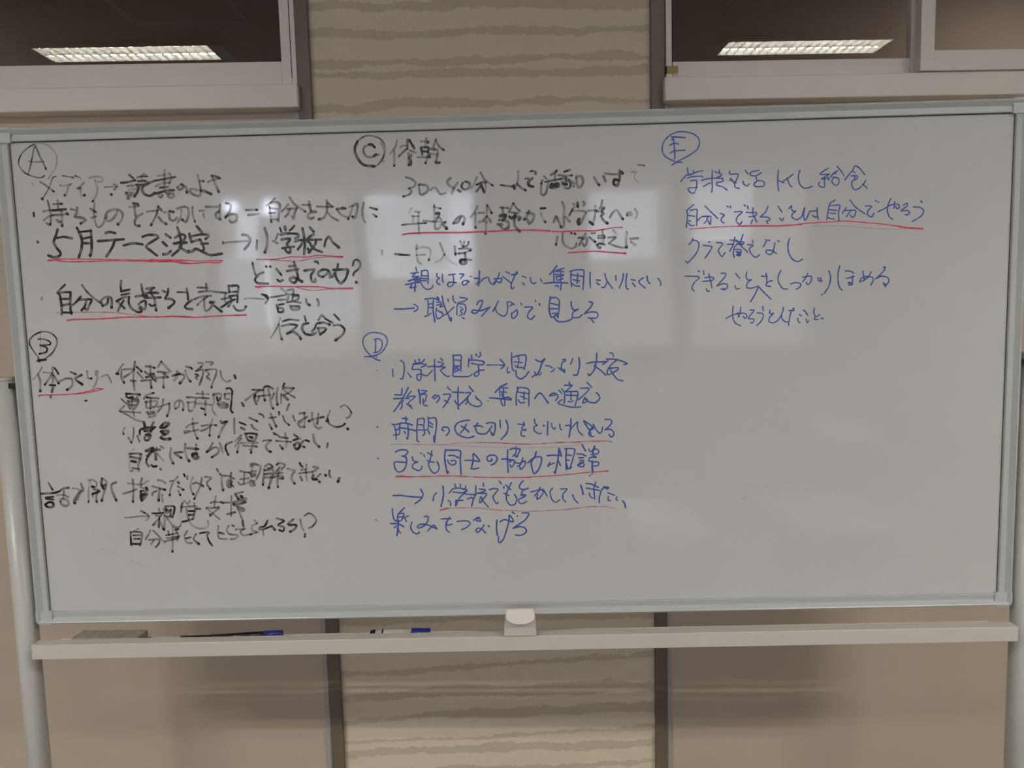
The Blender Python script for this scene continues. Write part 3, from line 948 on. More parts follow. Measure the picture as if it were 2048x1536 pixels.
50 85 0 2383 1417 5 -5
@black|faded line 自然には会得できない、
30 30 0 804 1299 -38 -33
30 30 0 770 1271 -6 -110
38 80 0 781 1265 38 5 40 -7
50 55 0 856 1263 -6 -34 -20 -46 2 -44
44 80 0 779 1245 66 -16
50 80 0 783 1213 31 -7
44 70 0 787 1160 46 -7
40 60 0 771 1137 12 3
50 80 0 895 1286 54 22 -14 -29 -26 -34 -11 6
44 80 0 898 1286 48 -7
50 70 0 917 1268 -14 -29
44 60 0 977 1307 -8 -40 -4 -47
44 90 0 953 1293 46 -1
50 60 0 958 1279 4 -59
40 35 0 980 1261 42 -54
40 70 0 1007 1318 19 -15
44 80 0 897 1228 -5 -29 15 -27
44 90 0 928 1180 16 -12 21 3
50 60 0 992 1150 5 -6
46 45 1 1081 1302 -10 -61 19 -53
42 70 0 1104 1269 61 2
44 60 1 1107 1261 46 -33
46 45 1 1189 1331 -6 -46 11 -58 15 -24
44 80 0 1202 1299 80 -8
46 50 0 1269 1323 -6 -57 6 -35
60 80 0 1268 1254 -29 1 -1 -18 22 -18 18 12
42 50 1 1391 1332 -23 -34 -25 -31
44 60 1 1346 1267 51 33 34 -9 -8 -35 -45 -28
46 40 0 1442 1331 12 -41 7 -29
40 80 1 1532 1338 -41 -17 -8 -31 17 -47
40 50 0 1604 1385 -49 -45
40 50 0 1602 1362 -49 -57
40 40 1 1583 1322 -16 -63
42 90 0 1633 1396 40 2 46 -7
46 70 0 1638 1390 15 -41 46 -4 20 43
50 80 0 1666 1372 17 -6
44 45 0 1600 1327 58 5 63 -5
44 45 0 1616 1310 97 -11
44 80 0 1702 1302 11 -3
44 40 1 1686 1320 -18 -67
40 50 0 1661 1280 8 -9
40 60 0 1761 1340 29 5 28 -1
46 50 1 1818 1341 -37 -36 10 -35 22 -12
50 70 0 1844 1396 11 -9
40 60 0 1866 1384 11 -7
40 70 0 1882 1366 63 -10
40 70 0 1858 1338 51 -5 57 -4
44 40 0 1927 1391 8 -55 -8 -46
50 60 1 1885 1302 16 -23
44 70 0 1992 1381 27 -24 -35 -17
44 60 0 1984 1340 52 11
50 75 0 1988 1306 30 16 10 -29 -19 -20 -19 15 1 20
44 60 1 2058 1333 -24 -28 28 -18
46 90 0 2076 1338 22 -9
48 45 1 2132 1377 6 -52 33 -38
46 60 0 2235 1311 -7 -28
@black|faded line 話を聞く指示だけでは理解できない、
40 80 0 156 1062 25 -50
44 80 0 97 984 59 2 59 7 48 26 38 5
40 80 0 124 954 58 5
40 80 0 126 945 55 -7
50 90 0 119 901 25 18 29 -4 4 -24 -25 -11 -28 9 -5 15
40 50 0 264 998 -10 -55
30 60 0 210 970 49 2 39 -19
50 50 0 232 920 7 20 41 -4 12 -30 -16 -17 -35 7 -7 23
36 50 0 330 1020 26 -3 34 -13
50 60 0 397 1051 10 -47 -12 -9
50 55 1 383 993 -19 -18 -27 -46 1 -21
60 45 0 379 981 -24 -47
36 50 0 451 1079 32 2 28 -21 -3 -29 -29 -5
36 35 1 465 1073 -16 -64 -8 -94
50 90 0 476 1029 12 -3
44 75 0 489 1008 43 -13 -57 -22
44 50 1 517 995 -15 -40 0 -41
40 60 0 475 979 1 -27
50 85 0 554 1088 -7 -40 12 -36
44 60 1 557 1088 30 -24 -17 -58 -30 -84
44 70 0 555 1030 18 11
50 60 1 656 1057 -34 -17 0 -47 14 -41 12 -30
36 50 0 745 1048 77 -12
42 50 1 782 1075 0 -68 -11 -99
46 55 0 707 971 48 13 47 17
44 60 0 852 1085 -15 -44 7 -29 40 -7
40 50 0 845 1035 52 28
50 85 0 878 1011 5 -9
44 80 0 833 988 50 2
40 80 0 836 983 -6 -41 6 -30
54 80 0 837 918 44 46 -35 -5 -14 -23
40 60 0 969 1067 29 -6 25 -18
44 60 1 926 1022 39 -13 51 -16
40 60 0 952 986 -30 -14 -4 -18
50 50 1 976 997 -8 -35 -5 -47
40 50 0 990 956 2 -53
40 45 1 1115 1087 -31 -34 -27 -52 -9 -50
40 60 0 1058 1057 21 2
50 90 0 1116 1049 5 -8
40 50 1 1111 1017 41 -27
40 55 1 1114 982 12 -32
40 80 0 1163 1108 7 -18
40 60 0 1188 1093 -2 -24
40 40 1 1227 1080 -17 -40 -3 -47 17 -39
40 65 0 1227 1033 21 9 39 -19
42 50 1 1293 1076 -12 -55 -27 -53 -26 -49
50 80 0 1295 1017 6 -3
40 60 1 1317 1084 48 -10 -30 -25 -5 -24 21 -35
40 80 0 1410 1137 7 -17
50 85 0 1431 1102 2 -3
42 45 1 1441 1087 -3 -58 8 -50
40 60 0 1453 1090 52 -7
44 60 0 1512 1109 -7 -58 4 -30
40 60 0 1521 1068 11 -3
60 65 0 1511 1042 -26 9 -2 -41 17 -6
40 80 0 1501 1027 22 -21
36 75 0 1581 1120 26 -6 40 -7
36 40 0 1612 1108 -8 -41
38 70 0 1578 1059 61 7
38 50 0 1562 1036 10 -15 35 2 30 14
36 50 0 1603 1055 -1 -29
40 60 0 1661 1156 7 9 40 -1 25 -13 -11 -46 -26 -46
36 45 0 1662 1171 29 5 23 -10
40 50 0 1673 1153 -16 -75
40 55 0 1653 1113 41 4
40 55 0 1652 1095 40 2
40 60 0 1662 1077 29 6
50 60 0 1655 1048 -8 -29 17 -12 18 6
50 60 0 1666 1042 17 0 -12 -17
40 70 0 1765 1151 29 17 28 -21 -35 -11
40 60 1 1757 1128 -8 -53 -7 -61
50 55 1 1763 1122 58 4 -16 -69 -21 -67
50 65 0 1761 1093 41 5
44 70 0 1760 1069 57 -1
40 60 0 1851 1160 18 15 43 -16 -28 -34
40 60 0 1852 1163 11 6
40 60 0 1873 1142 -30 -34 -25 -22
44 70 0 1823 1068 30 11 40 -7
40 70 0 1848 1096 40 5
40 50 1 1866 1114 -15 -64 0 -56
44 80 0 1869 1058 23 0
44 50 1 1930 1130 51 -16 -18 -26 -8 -35 21 -35
40 80 0 2022 1171 5 -15
50 80 0 2037 1145 3 -3
40 60 0 2030 1119 32 2
40 60 0 2015 1093 40 5 52 4
40 45 0 2070 1155 -6 -58 5 -58
50 70 0 2022 1066 10 -23
50 55 0 2121 1140 34 -10 -42 -28
50 75 0 2117 1079 -7 -29 29 -4
40 50 1 2170 1086 -31 -31 22 -30
50 95 0 2206 1077 3 -4
46 60 0 2237 1108 -4 -26 10 -21
50 60 1 2306 1051 -10 -26
@black|faded arrow and 視覚支援
28 60 0 701 789 65 5 58 5 58 -4
40 80 0 827 837 23 -12
40 50 0 850 825 32 -28 -25 -32
36 80 0 907 819 35 -2 47 4
40 40 0 959 852 7 -24
40 60 0 989 821 -32 -40 -50 -49
40 60 0 935 799 29 -1
44 70 0 957 781 -8 -68
40 60 0 907 729 18 8
40 50 0 997 851 2 -47
40 85 0 1010 868 63 -1 -2 -41 -15 -41
44 80 0 1014 850 -2 -29 24 5
40 70 0 1016 839 32 -1
40 80 0 1049 844 -7 -47
40 85 0 1010 791 46 -3
50 45 1 999 798 -3 -48 -10 -56
40 50 0 957 775 23 -77
40 55 0 1020 774 27 -42 33 -25 30 11 7 24
44 70 0 1139 892 -10 -26 -6 -42
40 50 0 1152 906 16 -18
40 50 0 1192 905 -13 -23
40 50 0 1226 887 -1 -18
40 60 0 1131 860 70 4 41 -1
44 70 0 1240 845 29 0
50 50 0 1165 841 3 -41 9 -30
50 50 0 1229 846 -9 -41 -14 -36
40 80 0 1181 829 41 -1
40 80 0 1179 800 35 2
40 80 0 1129 750 42 8 35 11
40 40 0 1171 764 26 -42 57 -27 53 7 13 24 -4 29
40 45 0 1388 936 -16 -76
40 60 0 1348 887 23 8 64 -7 52 -1
42 80 0 1423 894 17 -12
40 65 0 1316 853 46 -4 47 4 -31 -28 -36 -29
40 50 0 1313 850 25 -24 33 -31 33 -30
50 80 0 1336 802 2 -12
40 50 0 1504 934 -9 -94 -3 -53
40 80 0 1464 799 59 14
40 60 0 1531 951 59 13
50 70 0 1536 945 16 -30
60 85 0 1576 932 6 -6
50 60 0 1552 909 58 5
50 70 0 1516 886 46 11 46 -7 -53 -16 -40 -2
54 55 0 1520 869 51 -25 22 -12 -18 -12 -28 19
40 50 0 1542 850 20 -59 15 -41
36 50 0 1570 738 10 -36
@black|faded line 自分事としてとらえられるか?
30 50 0 797 705 -40 -18
40 80 0 737 679 -3 -46 0 -51
40 70 0 741 679 46 3 34 -12 -7 -47 -15 -46
36 80 0 755 655 53 -1
40 80 0 760 628 39 -1
40 80 0 734 590 62 -2
40 55 0 883 688 -13 -27 -26 -39
40 50 0 906 687 32 -35 50 -60
40 70 0 871 618 73 2 -3 -31 -25 -27
40 50 0 905 613 -25 -30
38 70 0 999 650 85 14
38 70 0 988 604 47 10 54 11
40 70 0 1005 627 93 13
40 60 0 1017 681 5 -31
40 60 0 1078 680 13 -32 -10 -39
40 80 0 1071 691 23 4
40 45 1 1053 711 -7 -101 -8 -85
42 50 0 1158 678 -22 -39 12 -47 38 -4
40 70 0 1147 624 35 7
46 60 1 1221 653 -18 -38 36 -36
40 75 0 1252 660 47 7 22 -4 -16 -19 12 -47 21 -32
42 50 0 1393 712 -7 -55 9 -39 53 -7
44 85 0 1398 661 30 -8
42 50 0 1469 710 -17 -31 21 -31 61 -9 -25 -27 -31 -2
40 80 0 1496 717 11 -8
38 60 1 1521 682 69 6 -35 -19 17 -31 61 6
40 70 0 1633 648 39 7
40 50 0 1578 746 2 -38
38 50 0 1662 752 22 -27
40 45 0 1680 725 -36 -19 -1 -31 44 -16
40 80 0 1761 746 -25 -42 -35 -7 -5 -15 31 -1 62 22
50 85 0 1796 695 14 -20
40 50 0 1723 673 1 -38
40 80 0 1830 760 52 -20 -47 -30 45 -17 -10 -31 -26 9
44 75 1 1951 750 -40 -38 61 -5 -17 -31 -32 -19
40 50 0 1911 716 22 -16
40 55 0 2004 745 5 -47 14 -31
36 70 0 2036 775 32 19 36 -20 17 -40 -28 -38 -31 -14
40 85 0 2033 640 -3 -24
@black|circled letter C
30 70 0 2652 3275 34 10 34 36 22 64 -11 54 -37 33 -55 14 -44 -6 -40 -26 -24 -42
50 85 0 2550 3449 -19 -37 -1 -37 20 -49 36 -39 66 -12
26 50 0 2692 3295 35 47 2 54 -15 43
50 95 0 2644 3278 16 -4
50 90 0 2669 3406 -21 19 -17 0
44 60 0 2631 3425 -34 -15 -9 -32 18 -32 32 -9 28 10
50 90 0 2663 3347 12 8
40 50 0 2678 3354 19 0
@black|heading 体幹 beside the circled C
20 60 0 2714 3308 19 -3
34 50 0 2827 3444 -10 -35 -43 -52
40 45 1 2805 3378 -2 -54 -2 -51
34 60 0 2850 3400 17 12 33 -5
46 65 0 2901 3450 -2 -54
40 75 0 2899 3391 -34 -26 -28 -26
46 85 0 2915 3447 13 -25 18 -30
40 60 0 2915 3377 16 -8 25 -9
50 70 0 2903 3353 22 -8
44 80 1 2916 3337 4 -54 -17 -5
36 80 0 2905 3332 -2 -48
36 60 0 2997 3436 25 0
50 95 0 3042 3432 2 -3
44 50 0 3033 3457 -7 -59
40 85 0 2993 3394 49 1 5 -8 -6 -27
44 90 0 2995 3391 7 -46
40 80 0 3008 3367 33 -1
40 60 0 2968 3329 72 -3
50 90 0 3050 3333 3 -5
40 50 1 3046 3360 -12 -42 -12 -32
40 50 0 3102 3449 -21 -52
38 60 1 3099 3444 20 -43 35 -28
50 80 0 3058 3384 33 -4
44 50 0 3057 3349 49 -4
44 50 1 3110 3374 -4 -42 -10 -43
40 70 1 3104 3284 17 4
@black|line 30〜40分一人で活動 いすで
40 60 0 2880 3193 38 -12 30 -28 -15 -26 -34 -10
40 60 1 2897 3117 18 -22 -17 -21 -42 -13
44 60 0 2969 3137 6 -60 22 -6 34 26 -4 33 -55 12
40 50 0 3051 3102 25 16 22 -17 21 -31 38 7
50 50 0 3194 3179 -23 -21 10 -27 33 -23
44 45 0 3242 3145 -23 -31 -20 -43
50 70 0 3246 3094 14 -9
46 70 0 3281 3144 -12 -26 21 -20 34 13 1 32 -27 9
36 50 0 3381 3179 -18 -37 -23 -37
40 60 1 3407 3211 29 -50 53 -41
44 80 0 3377 3128 47 18 17 -1
44 50 0 3440 3140 -1 -33 -11 -32
46 80 0 3412 3124 -39 -42
50 80 0 3412 3119 16 -44
34 80 1 3545 3121 90 -13
50 90 0 3638 3116 3 -22
40 50 0 3671 3212 -1 -48 -12 -43 -15 -27
46 60 1 3661 3126 29 -28 30 -17
38 70 0 3719 3159 22 3
54 80 0 3769 3161 -26 -21 2 -27 28 -9
38 85 0 3756 3209 14 3
38 80 0 3786 3209 2 -17
36 80 0 3797 3206 0 -16
34 60 0 3852 3174 19 -19
40 80 0 3841 3147 -9 -23
44 60 0 3832 3124 -4 -65 16 -17 22 21 10 43 8 27
36 80 0 3860 3134 35 7 78 11
44 85 0 3899 3181 31 15 11 13
40 50 0 3929 3180 -3 -43
50 80 0 3906 3121 -11 -26 38 -1 22 10 -5 16 -33 -4
50 85 0 3917 3105 27 -1
40 85 0 3995 3200 39 12
36 60 1 3951 3179 55 -7 41 2
36 60 0 3970 3152 25 10 -12 -37 -11 11
46 70 0 4006 3162 -1 -38 -12 -32 33 -6 12 32 -22 27
50 80 0 3983 3119 27 -6
44 70 0 4027 3145 38 -28
40 60 0 4054 3101 5 -5
50 55 0 4077 3165 38 -1 11 -33 -12 -31 -22 -11 -10 28 -5 37
44 60 1 4203 3156 16 -32 19 -22
50 70 0 4269 3162 13 -35
38 60 0 4280 3181 43 -7 44 -1
50 65 0 4381 3199 2 -42 -5 -33
56 80 0 4395 3188 8 -11
54 85 0 4378 3130 -33 6 -6 -27 22 -16 11 16
24 50 0 4510 3233 44 -4
24 50 0 4554 3232 1 -13
24 40 0 4466 3186 32 -3 -16 -29 16 -33 16 -3
@black|faded line 年長の体験が小学校への
30 30 0 2911 2979 -21 -35
30 50 0 2935 2954 36 -1
30 45 0 2912 2925 50 -4
40 30 0 2923 2919 -7 -38
44 40 0 2960 2945 -3 -65 3 -82
36 70 1 2840 2864 81 6 89 3
38 60 0 2994 2890 71 -10
44 40 0 3072 2996 1 -48 -2 -55
34 50 1 3069 2983 49 -12
46 80 0 3084 2936 22 3 -6 -22
40 50 0 3089 2909 22 -6 10 -22 -56 2
44 50 0 3088 2898 -18 -43 10 -27 28 10 7 21
50 75 1 3148 2875 -22 -10 29 -34
50 60 1 3203 2865 23 30 34 20 27 -17 -15 -40
40 65 0 3206 2865 31 8 23 37
40 50 0 3378 2977 -23 -42 -29 -32
40 40 1 3363 2929 -2 -54 -1 -44
40 70 0 3385 2931 36 2
44 50 0 3445 2986 -2 -59
46 70 1 3450 2981 16 -28 10 -24
40 60 0 3443 2910 -23 -26 -34 -18
44 55 0 3442 2905 22 -22 5 -17
40 60 0 3419 2873 28 -1
40 45 0 3436 2862 -2 -49
50 90 0 3425 2791 6 -5
40 70 0 3538 2967 55 -6
50 70 0 3554 2962 5 -44
60 80 0 3536 2908 39 4 -17 -32
60 60 0 3530 2881 55 -12 10 -39 -22 -13
50 80 0 3518 2851 28 -3
40 60 0 3529 2843 27 -28
44 65 0 3630 2992 -15 -32 -11 -16
44 65 0 3632 2992 22 -33 21 -20
44 60 0 3598 2933 66 -10
56 80 0 3603 2901 16 -12 22 16
56 70 0 3642 2916 -7 -54 5 -28 32 -39
56 70 0 3647 2899 33 -6 -12 -16
50 60 1 3741 2935 -17 -38 -17 -18
50 55 0 3725 2924 49 -12 -6 -38 -29 -26 -10 27
40 80 0 3824 2952 33 1
40 40 1 3824 2916 15 -38 16 -22
46 45 0 3977 2990 13 -41 -7 -65 2 -60 -22 -10
46 65 1 3914 2856 17 40 16 -33 19 -44
44 40 0 3997 2889 30 -34
46 70 0 4048 2942 -23 -43
44 60 0 4057 2977 5 -25
50 90 0 4084 2984 1 -27
44 50 0 4126 2988 10 -11 -11 -13
38 50 0 4047 2928 55 -1 44 -7
46 60 0 4141 2912 -17 -32 -23 -43 -17 1
60 85 0 4093 2870 -8 -16 5 -17
40 60 0 4158 2928 55 1
44 45 0 4207 2959 -3 -70 -15 -54
50 80 0 4167 2849 22 -17
44 80 0 4218 2923 11 -3
44 50 0 4257 2995 -8 -37
50 70 0 4240 2942 33 2 -22 -24 16 -17 -16 -10
50 60 1 4248 2887 19 -33 24 -17
44 50 1 4311 2878 22 34 28 13 21 -36 19 -27
44 50 0 4432 2888 33 4 -11 17 -22 -8 0 -16
40 30 0 4487 2930 16 -33 -11 -32
@red|long red underline below 年長の体験が小学校への
36 90 0 2843 2796 48 7 138 2 222 -5 111 1 138 2 139 3 110 -3 137 -8
30 90 0 3902 2790 66 -3 105 3 126 -3 67 8
24 70 0 4266 2795 77 10 55 -1
@black|faded line 心がまえに
44 70 1 3937 2749 -11 -52
40 55 0 3976 2773 -4 -41 16 -39 44 -26 33 13 6 22
46 90 0 4035 2775 3 -1
46 80 0 4061 2772 2 -5
40 70 0 4086 2740 24 2
44 55 0 4136 2768 -26 -45 -20 -33
44 60 0 4116 2728 30 10 -3 -38 -17 -19 -11 20
40 70 0 4180 2770 22 0
40 60 1 4163 2743 41 -34
40 60 0 4226 2752 45 -1 -1 -16
40 60 0 4226 2736 39 -1
50 40 0 4255 2784 7 -55 -3 -32
44 70 0 4215 2687 22 10 36 -9
44 60 0 4217 2687 14 -22 11 5
40 50 0 4332 2787 19 -22
38 65 0 4298 2737 52 1 -30 -26 -20 -16
38 60 0 4300 2696 41 -18 44 -13 45 -1
50 35 1 4428 2771 -6 -57 2 -49
40 60 0 4452 2724 55 3
44 40 0 4458 2702 30 -22
@red|short red underline below 心がまえに
36 90 1 4418 2623 -11 2
32 90 0 4012 2638 86 4 110 2 111 -12 96 -9
@black|almost erased line 一日入学
40 40 0 2690 2687 -1 -25
40 80 0 2781 2662 53 -7 50 -3
40 35 0 2939 2716 -5 -50 9 -60 22 -20
40 30 1 2935 2694 51 12 44 -15 4 -38 -13 -41
40 35 0 2936 2650 59 1
40 40 0 3103 2730 31 -80
40 30 0 3134 2650 -29 -38 -40 -18
36 20 0 3134 2645 37 -45 44 -23
44 60 1 3208 2703 4 -55
40 50 0 3248 2740 10 -27 8 -12
44 60 0 3309 2733 -12 -27 -31 -5
40 50 0 3276 2734 -4 -27
40 70 0 3238 2686 42 1 47 -6 -9 -11
40 70 0 3231 2654 42 3 45 16
44 70 0 3279 2657 4 -38
40 60 0 3283 2611 41 -5
54 85 0 3272 2608 -26 -2 0 -19 19 -9 20 10 -5 20
@blue|blue line 親とはなれがたい集団に入りにくい
34 90 0 2926 2564 5 -25
34 90 0 2889 2523 53 5
36 90 0 2919 2520 -20 -22 45 2
40 90 0 2870 2469 45 15 28 13
36 90 0 2904 2479 50 4
40 90 0 2849 2444 54 10 45 4
40 90 0 2920 2473 -4 -39 -4 -38
34 90 0 2879 2421 15 22 -9 -24 39 10
34 90 0 2967 2538 -4 -33 -10 -38
34 90 0 2967 2538 39 2 7 -36 -4 -55
34 90 0 2966 2505 39 -4
34 90 0 2960 2486 47 -4
36 90 0 2914 2470 84 -2
34 90 0 2959 2455 15 -30 27 -19 34 9 9 19
34 90 0 3075 2516 -1 -22 20 -9 -17 -11 -4 -22 19 -14
34 90 0 3114 2512 -1 -33 5 -25
34 90 0 3159 2505 47 5
34 90 0 3189 2507 4 -41 -6 -33 -29 -13 -10 19 17 14 45 -4
34 90 0 3239 2509 28 -4 -26 -29
34 90 0 3254 2453 5 -22 23 5 12 22 -28 3 -12 -13
34 90 0 3294 2460 11 -8
34 50 0 3314 2491 10 -2
40 90 0 3379 2527 -4 -55 -7 -49
40 90 0 3344 2476 36 -4 -26 -38
34 90 0 3365 2428 40 43 34 10 10 -33 28 -20 23 30
36 90 0 3483 2469 28 0 25 2 -9 -30 -22 6
34 90 0 3521 2510 -15 -36 -26 -32
34 90 0 3545 2481 27 -20 25 -22
34 90 0 3568 2517 8 -9
34 90 0 3587 2511 3 -9
36 90 0 3606 2494 40 4 0 19 -12 -19 -17 -38 -15 -32 2 -34 17 8
34 90 0 3684 2481 25 -9
34 90 0 3686 2434 8 -14
34 90 0 3739 2471 5 -31 17 -14 16 8
34 90 0 3811 2461 11 -23
40 90 0 3929 2548 -23 -29 -28 -30
34 90 0 3906 2513 1 -77
38 90 0 3981 2531 -36 -10 -23 -8
34 90 0 3917 2510 61 -4
34 90 0 3916 2488 61 -4
34 90 0 3922 2472 50 4
34 90 0 3959 2517 -4 -49 -1 -33
34 90 0 3922 2469 10 -22 39 10
40 90 0 3835 2427 53 4 55 -1 61 -5
34 90 0 3915 2406 14 5 11 -12
40 90 0 3960 2429 -3 -22 -4 -27
34 90 0 4031 2505 -4 -44 4 -64
34 90 0 4022 2507 34 8 50 1 16 -8 -3 -50 -7 -82
34 90 0 4033 2482 44 -6 39 -7
34 90 0 4077 2490 -3 -36 -3 -33
34 90 0 4043 2449 45 -12
34 90 0 4035 2422 24 -17 28 -4
36 90 0 4166 2498 -3 -46 2 -61
34 90 0 4207 2442 28 -3
34 90 0 4212 2423 8 -14 12 2
34 90 0 4269 2485 13 -48 41 -59
34 90 0 4282 2421 -17 -33 -20 1
34 90 0 4346 2469 2 -33
34 90 0 4402 2481 -9 -47 -23 -54
34 90 0 4426 2480 -8 -52 2 -49 14 -9
34 90 0 4456 2438 28 -6
34 90 0 4465 2413 19 -25
34 90 0 4542 2450 -33 -30 44 -45
34 90 0 4567 2460 6 -36 16 -19
34 90 0 4645 2442 19 -26 0 -24
@blue|blue arrow and line 職員みんなで見とる
40 90 0 2761 2273 67 -2 73 6
34 90 0 2903 2304 27 -20 -7 -22 -22 -11
40 90 0 2985 2338 48 5 33 -7 16 -11
34 90 0 3004 2327 1 -45 -7 -50
34 90 0 2978 2216 22 5 23 16
34 90 0 3006 2299 25 5
34 90 0 3005 2277 37 -1
40 90 0 3043 2326 -5 -67 11 -84
40 90 0 3072 2350 11 -14
38 90 0 3106 2355 14 -70 26 -62 18 -48 4 25
34 90 0 3065 2314 34 -1
34 90 0 3065 2292 39 10 -17 -22 22 5
34 90 0 3064 2270 -7 -34 10 -39 28 10 12 22 -33 24
34 90 0 3097 2246 10 -17
34 90 0 3101 2213 40 21 46 41
34 90 0 3147 2334 3 -17
34 90 0 3184 2355 2 -33 19 -17
34 90 0 3234 2343 53 -10 -26 -18 -28 -5
34 90 0 3222 2307 -12 -30 -2 -56
34 90 0 3227 2299 39 -7 7 -39 -15 -33
30 90 0 3232 2276 22 -17 -20 -10 13 -23 -23 -13
34 90 0 3244 2201 16 -9
38 90 0 3353 2290 14 22 28 5 -12 -39 -35 -49 -33 6 11 17 50 -7 63 21
36 90 0 3447 2271 -32 -33 -31 -32
38 90 0 3507 2311 -18 -36 -23 -38
34 90 0 3483 2264 16 -39 44 -23 23 21 7 50 -5 28
34 90 0 3568 2301 22 2 31 -20
34 90 0 3612 2289 -22 -16
34 90 0 3600 2222 1 -33 20 0 20 27 -2 28 -34 -22
34 90 0 3668 2293 6 -14
36 90 0 3695 2262 56 -2 -29 -35 -9 -33 25 -18 26 25
34 90 0 3772 2310 2 -9
40 90 0 3799 2284 3 -11
40 90 0 3880 2332 -9 -50 -2 -50 13 -47
36 90 0 3877 2321 42 4 22 -22 -1 -56 -10 -64
34 90 0 3882 2285 52 -13
34 90 0 3875 2246 51 -1
34 90 0 3889 2212 39 2 -23 -22 -25 -7
34 90 0 3911 2203 22 -20
40 90 0 3899 2187 28 -31 44 -4 45 10 17 16
38 90 0 4027 2292 2 -36 16 -23 31 5
34 90 0 4076 2238 -37 -21 -6 -28 17 -11 33 4 20 16
40 90 0 4155 2289 25 -9 -18 -33 -42 -43
34 90 0 4120 2204 42 12 44 -3 11 -23 -17 -19 -55 4
34 90 0 4167 2164 19 -23
@blue|circled letter D in blue
32 90 1 2536 1937 45 2 58 15 41 39 22 55 -18 40 -45 18 -56 2 -46 -27 -13 -39 14 -51 43 -52 33 -24 28 -9
32 90 0 2606 2059 32 5 24 -20 -2 -40 -26 -33 -35 -7
36 90 0 2618 2056 -6 -90
26 70 0 2601 1938 18 11 -4 -28
20 50 0 2528 1936 53 -3
@blue|blue line 小学校見学 arrow 思ったより大変
16 60 0 2616 1835 6 -2
34 90 0 2730 1842 1 -54
36 90 0 2789 1903 22 -15 4 -51 -14 -68 -17 4
34 90 0 2839 1814 24 -35
34 90 0 2891 1903 13 -23
34 90 0 2925 1911 -1 -17
34 90 0 2964 1907 -18 -19 -62 -13
36 90 0 2884 1881 -13 -40
34 90 0 2881 1872 59 4 37 -9 -38 -16
34 90 0 2871 1836 62 -2 5 -11
34 90 0 2933 1829 4 -40 -12 -34 -17 6 -2 34 32 5 39 -12 41 38
40 90 0 2985 1853 39 2 85 -8
38 90 0 3036 1905 -1 -73 0 -82
34 90 0 3080 1912 16 -17
34 90 0 3059 1885 28 -4 14 -11 -26 -14
34 90 0 3111 1844 -34 -19 30 -35 22 -12 11 6
38 90 0 3171 1933 1 -60 -5 -56
38 90 0 3173 1930 54 -2 -2 -56 -2 -56
34 90 0 3175 1899 48 -7
34 90 0 3174 1857 42 -7
34 90 0 3176 1845 34 -18 -41 -21
34 90 0 3205 1856 -29 -33
34 90 0 3164 1800 4 -20 46 -5 62 0 23 11 5 8
34 90 0 3303 1929 2 -25
34 90 0 3337 1937 2 -14
34 90 0 3365 1948 5 -23 -17 -11
38 90 0 3285 1905 -7 -57
38 90 0 3291 1893 50 -1 51 -13 -7 -19 -34 -2
34 90 0 3301 1870 45 -12 7 -29 -4 -45 -23 -8 -5 20 29 19 43 5
30 90 0 3413 1855 62 0 56 -4
38 90 0 3510 1893 30 -40 -26 -27
34 90 0 3562 1835 -6 -25 8 -17 11 8
36 90 0 3593 1939 -2 -57 4 -62 11 -11
38 90 0 3603 1907 43 11 45 1 4 -39 -15 -62
34 90 0 3640 1915 2 -40 -10 -44
34 90 0 3611 1873 56 -7
34 90 0 3616 1848 11 -14 45 -4
40 90 0 3620 1808 5 -39 28 -21 34 19 26 33
38 90 0 3763 1886 33 -17 32 19
44 90 0 3830 1890 -23 -36 -18 -50 -23 -33
34 90 0 3755 1796 5 -19 -25 -17
30 90 0 3777 1782 17 -9 9 19
34 90 0 3835 1840 28 -4 19 -14
34 90 0 3871 1796 14 3 14 17
36 90 0 3959 1879 17 5 3 -14 -23 -8 -9 -45 11 -11 11 -18
30 90 0 3969 1811 3 -23 -47 35
34 90 0 3925 1823 22 -11
34 90 0 4030 1886 -15 -40
40 90 0 4075 1893 4 -57 -18 -67 -25 -2
40 90 0 4130 1849 48 8 95 0
40 90 0 4204 1921 -4 -59 -18 -62 -34 -41 -8 14
38 90 0 4183 1831 44 -32 39 -38
34 90 0 4299 1921 20 -6 2 -23
38 90 0 4273 1877 45 -1 45 -10 58 -24 -25 -8
36 90 0 4284 1865 -39 -27
36 90 0 4346 1866 -34 -24 -29 -39 -8 -33 14 -6 62 32 6 17 -68 -4
34 90 0 4295 1809 22 -40 33 -41 39 -12
@blue|blue line 教員の対応 集団への適応
40 90 0 2793 1699 -4 -45
38 90 0 2839 1707 -19 -37 -24 -39
34 90 0 2858 1678 -27 -31
40 90 0 2740 1655 46 -1
40 90 0 2731 1627 54 1 56 -1
34 90 0 2825 1639 62 1 -53 -50 27 -38
40 90 0 2790 1620 -30 -45 -33 -42
36 90 0 2801 1614 -12 -17 -1 -29 -12 -17
34 90 0 2823 1585 33 -13
46 90 0 2912 1688 7 -32 3 -68
36 90 0 2934 1682 40 -4 -23 -14 -23 -8
34 90 0 2927 1650 40 2 -7 -42 -6 -11
36 90 0 2943 1622 4 -46 26 -6
38 90 0 3035 1648 -23 -17 16 -11 24 25 10 -26 -23 -28
38 90 0 3092 1649 51 -1 -19 -42 -36 -51
34 90 0 3122 1703 22 -24
34 90 0 3099 1607 25 -18
42 90 0 3157 1665 82 -5
40 90 0 3201 1701 -5 -63 0 -97
38 90 0 3172 1602 14 -26
40 90 0 3280 1704 27 -37
38 90 0 3253 1657 37 -1 -47 -53 -41 -36
36 90 0 3266 1628 0 -31 -15 -23
36 90 0 3252 1609 19 -18 22 -23 45 -13 29 17 -16 28 -20 12 -5 20
30 90 0 3331 1612 9 3
24 90 0 3412 1596 3 -2
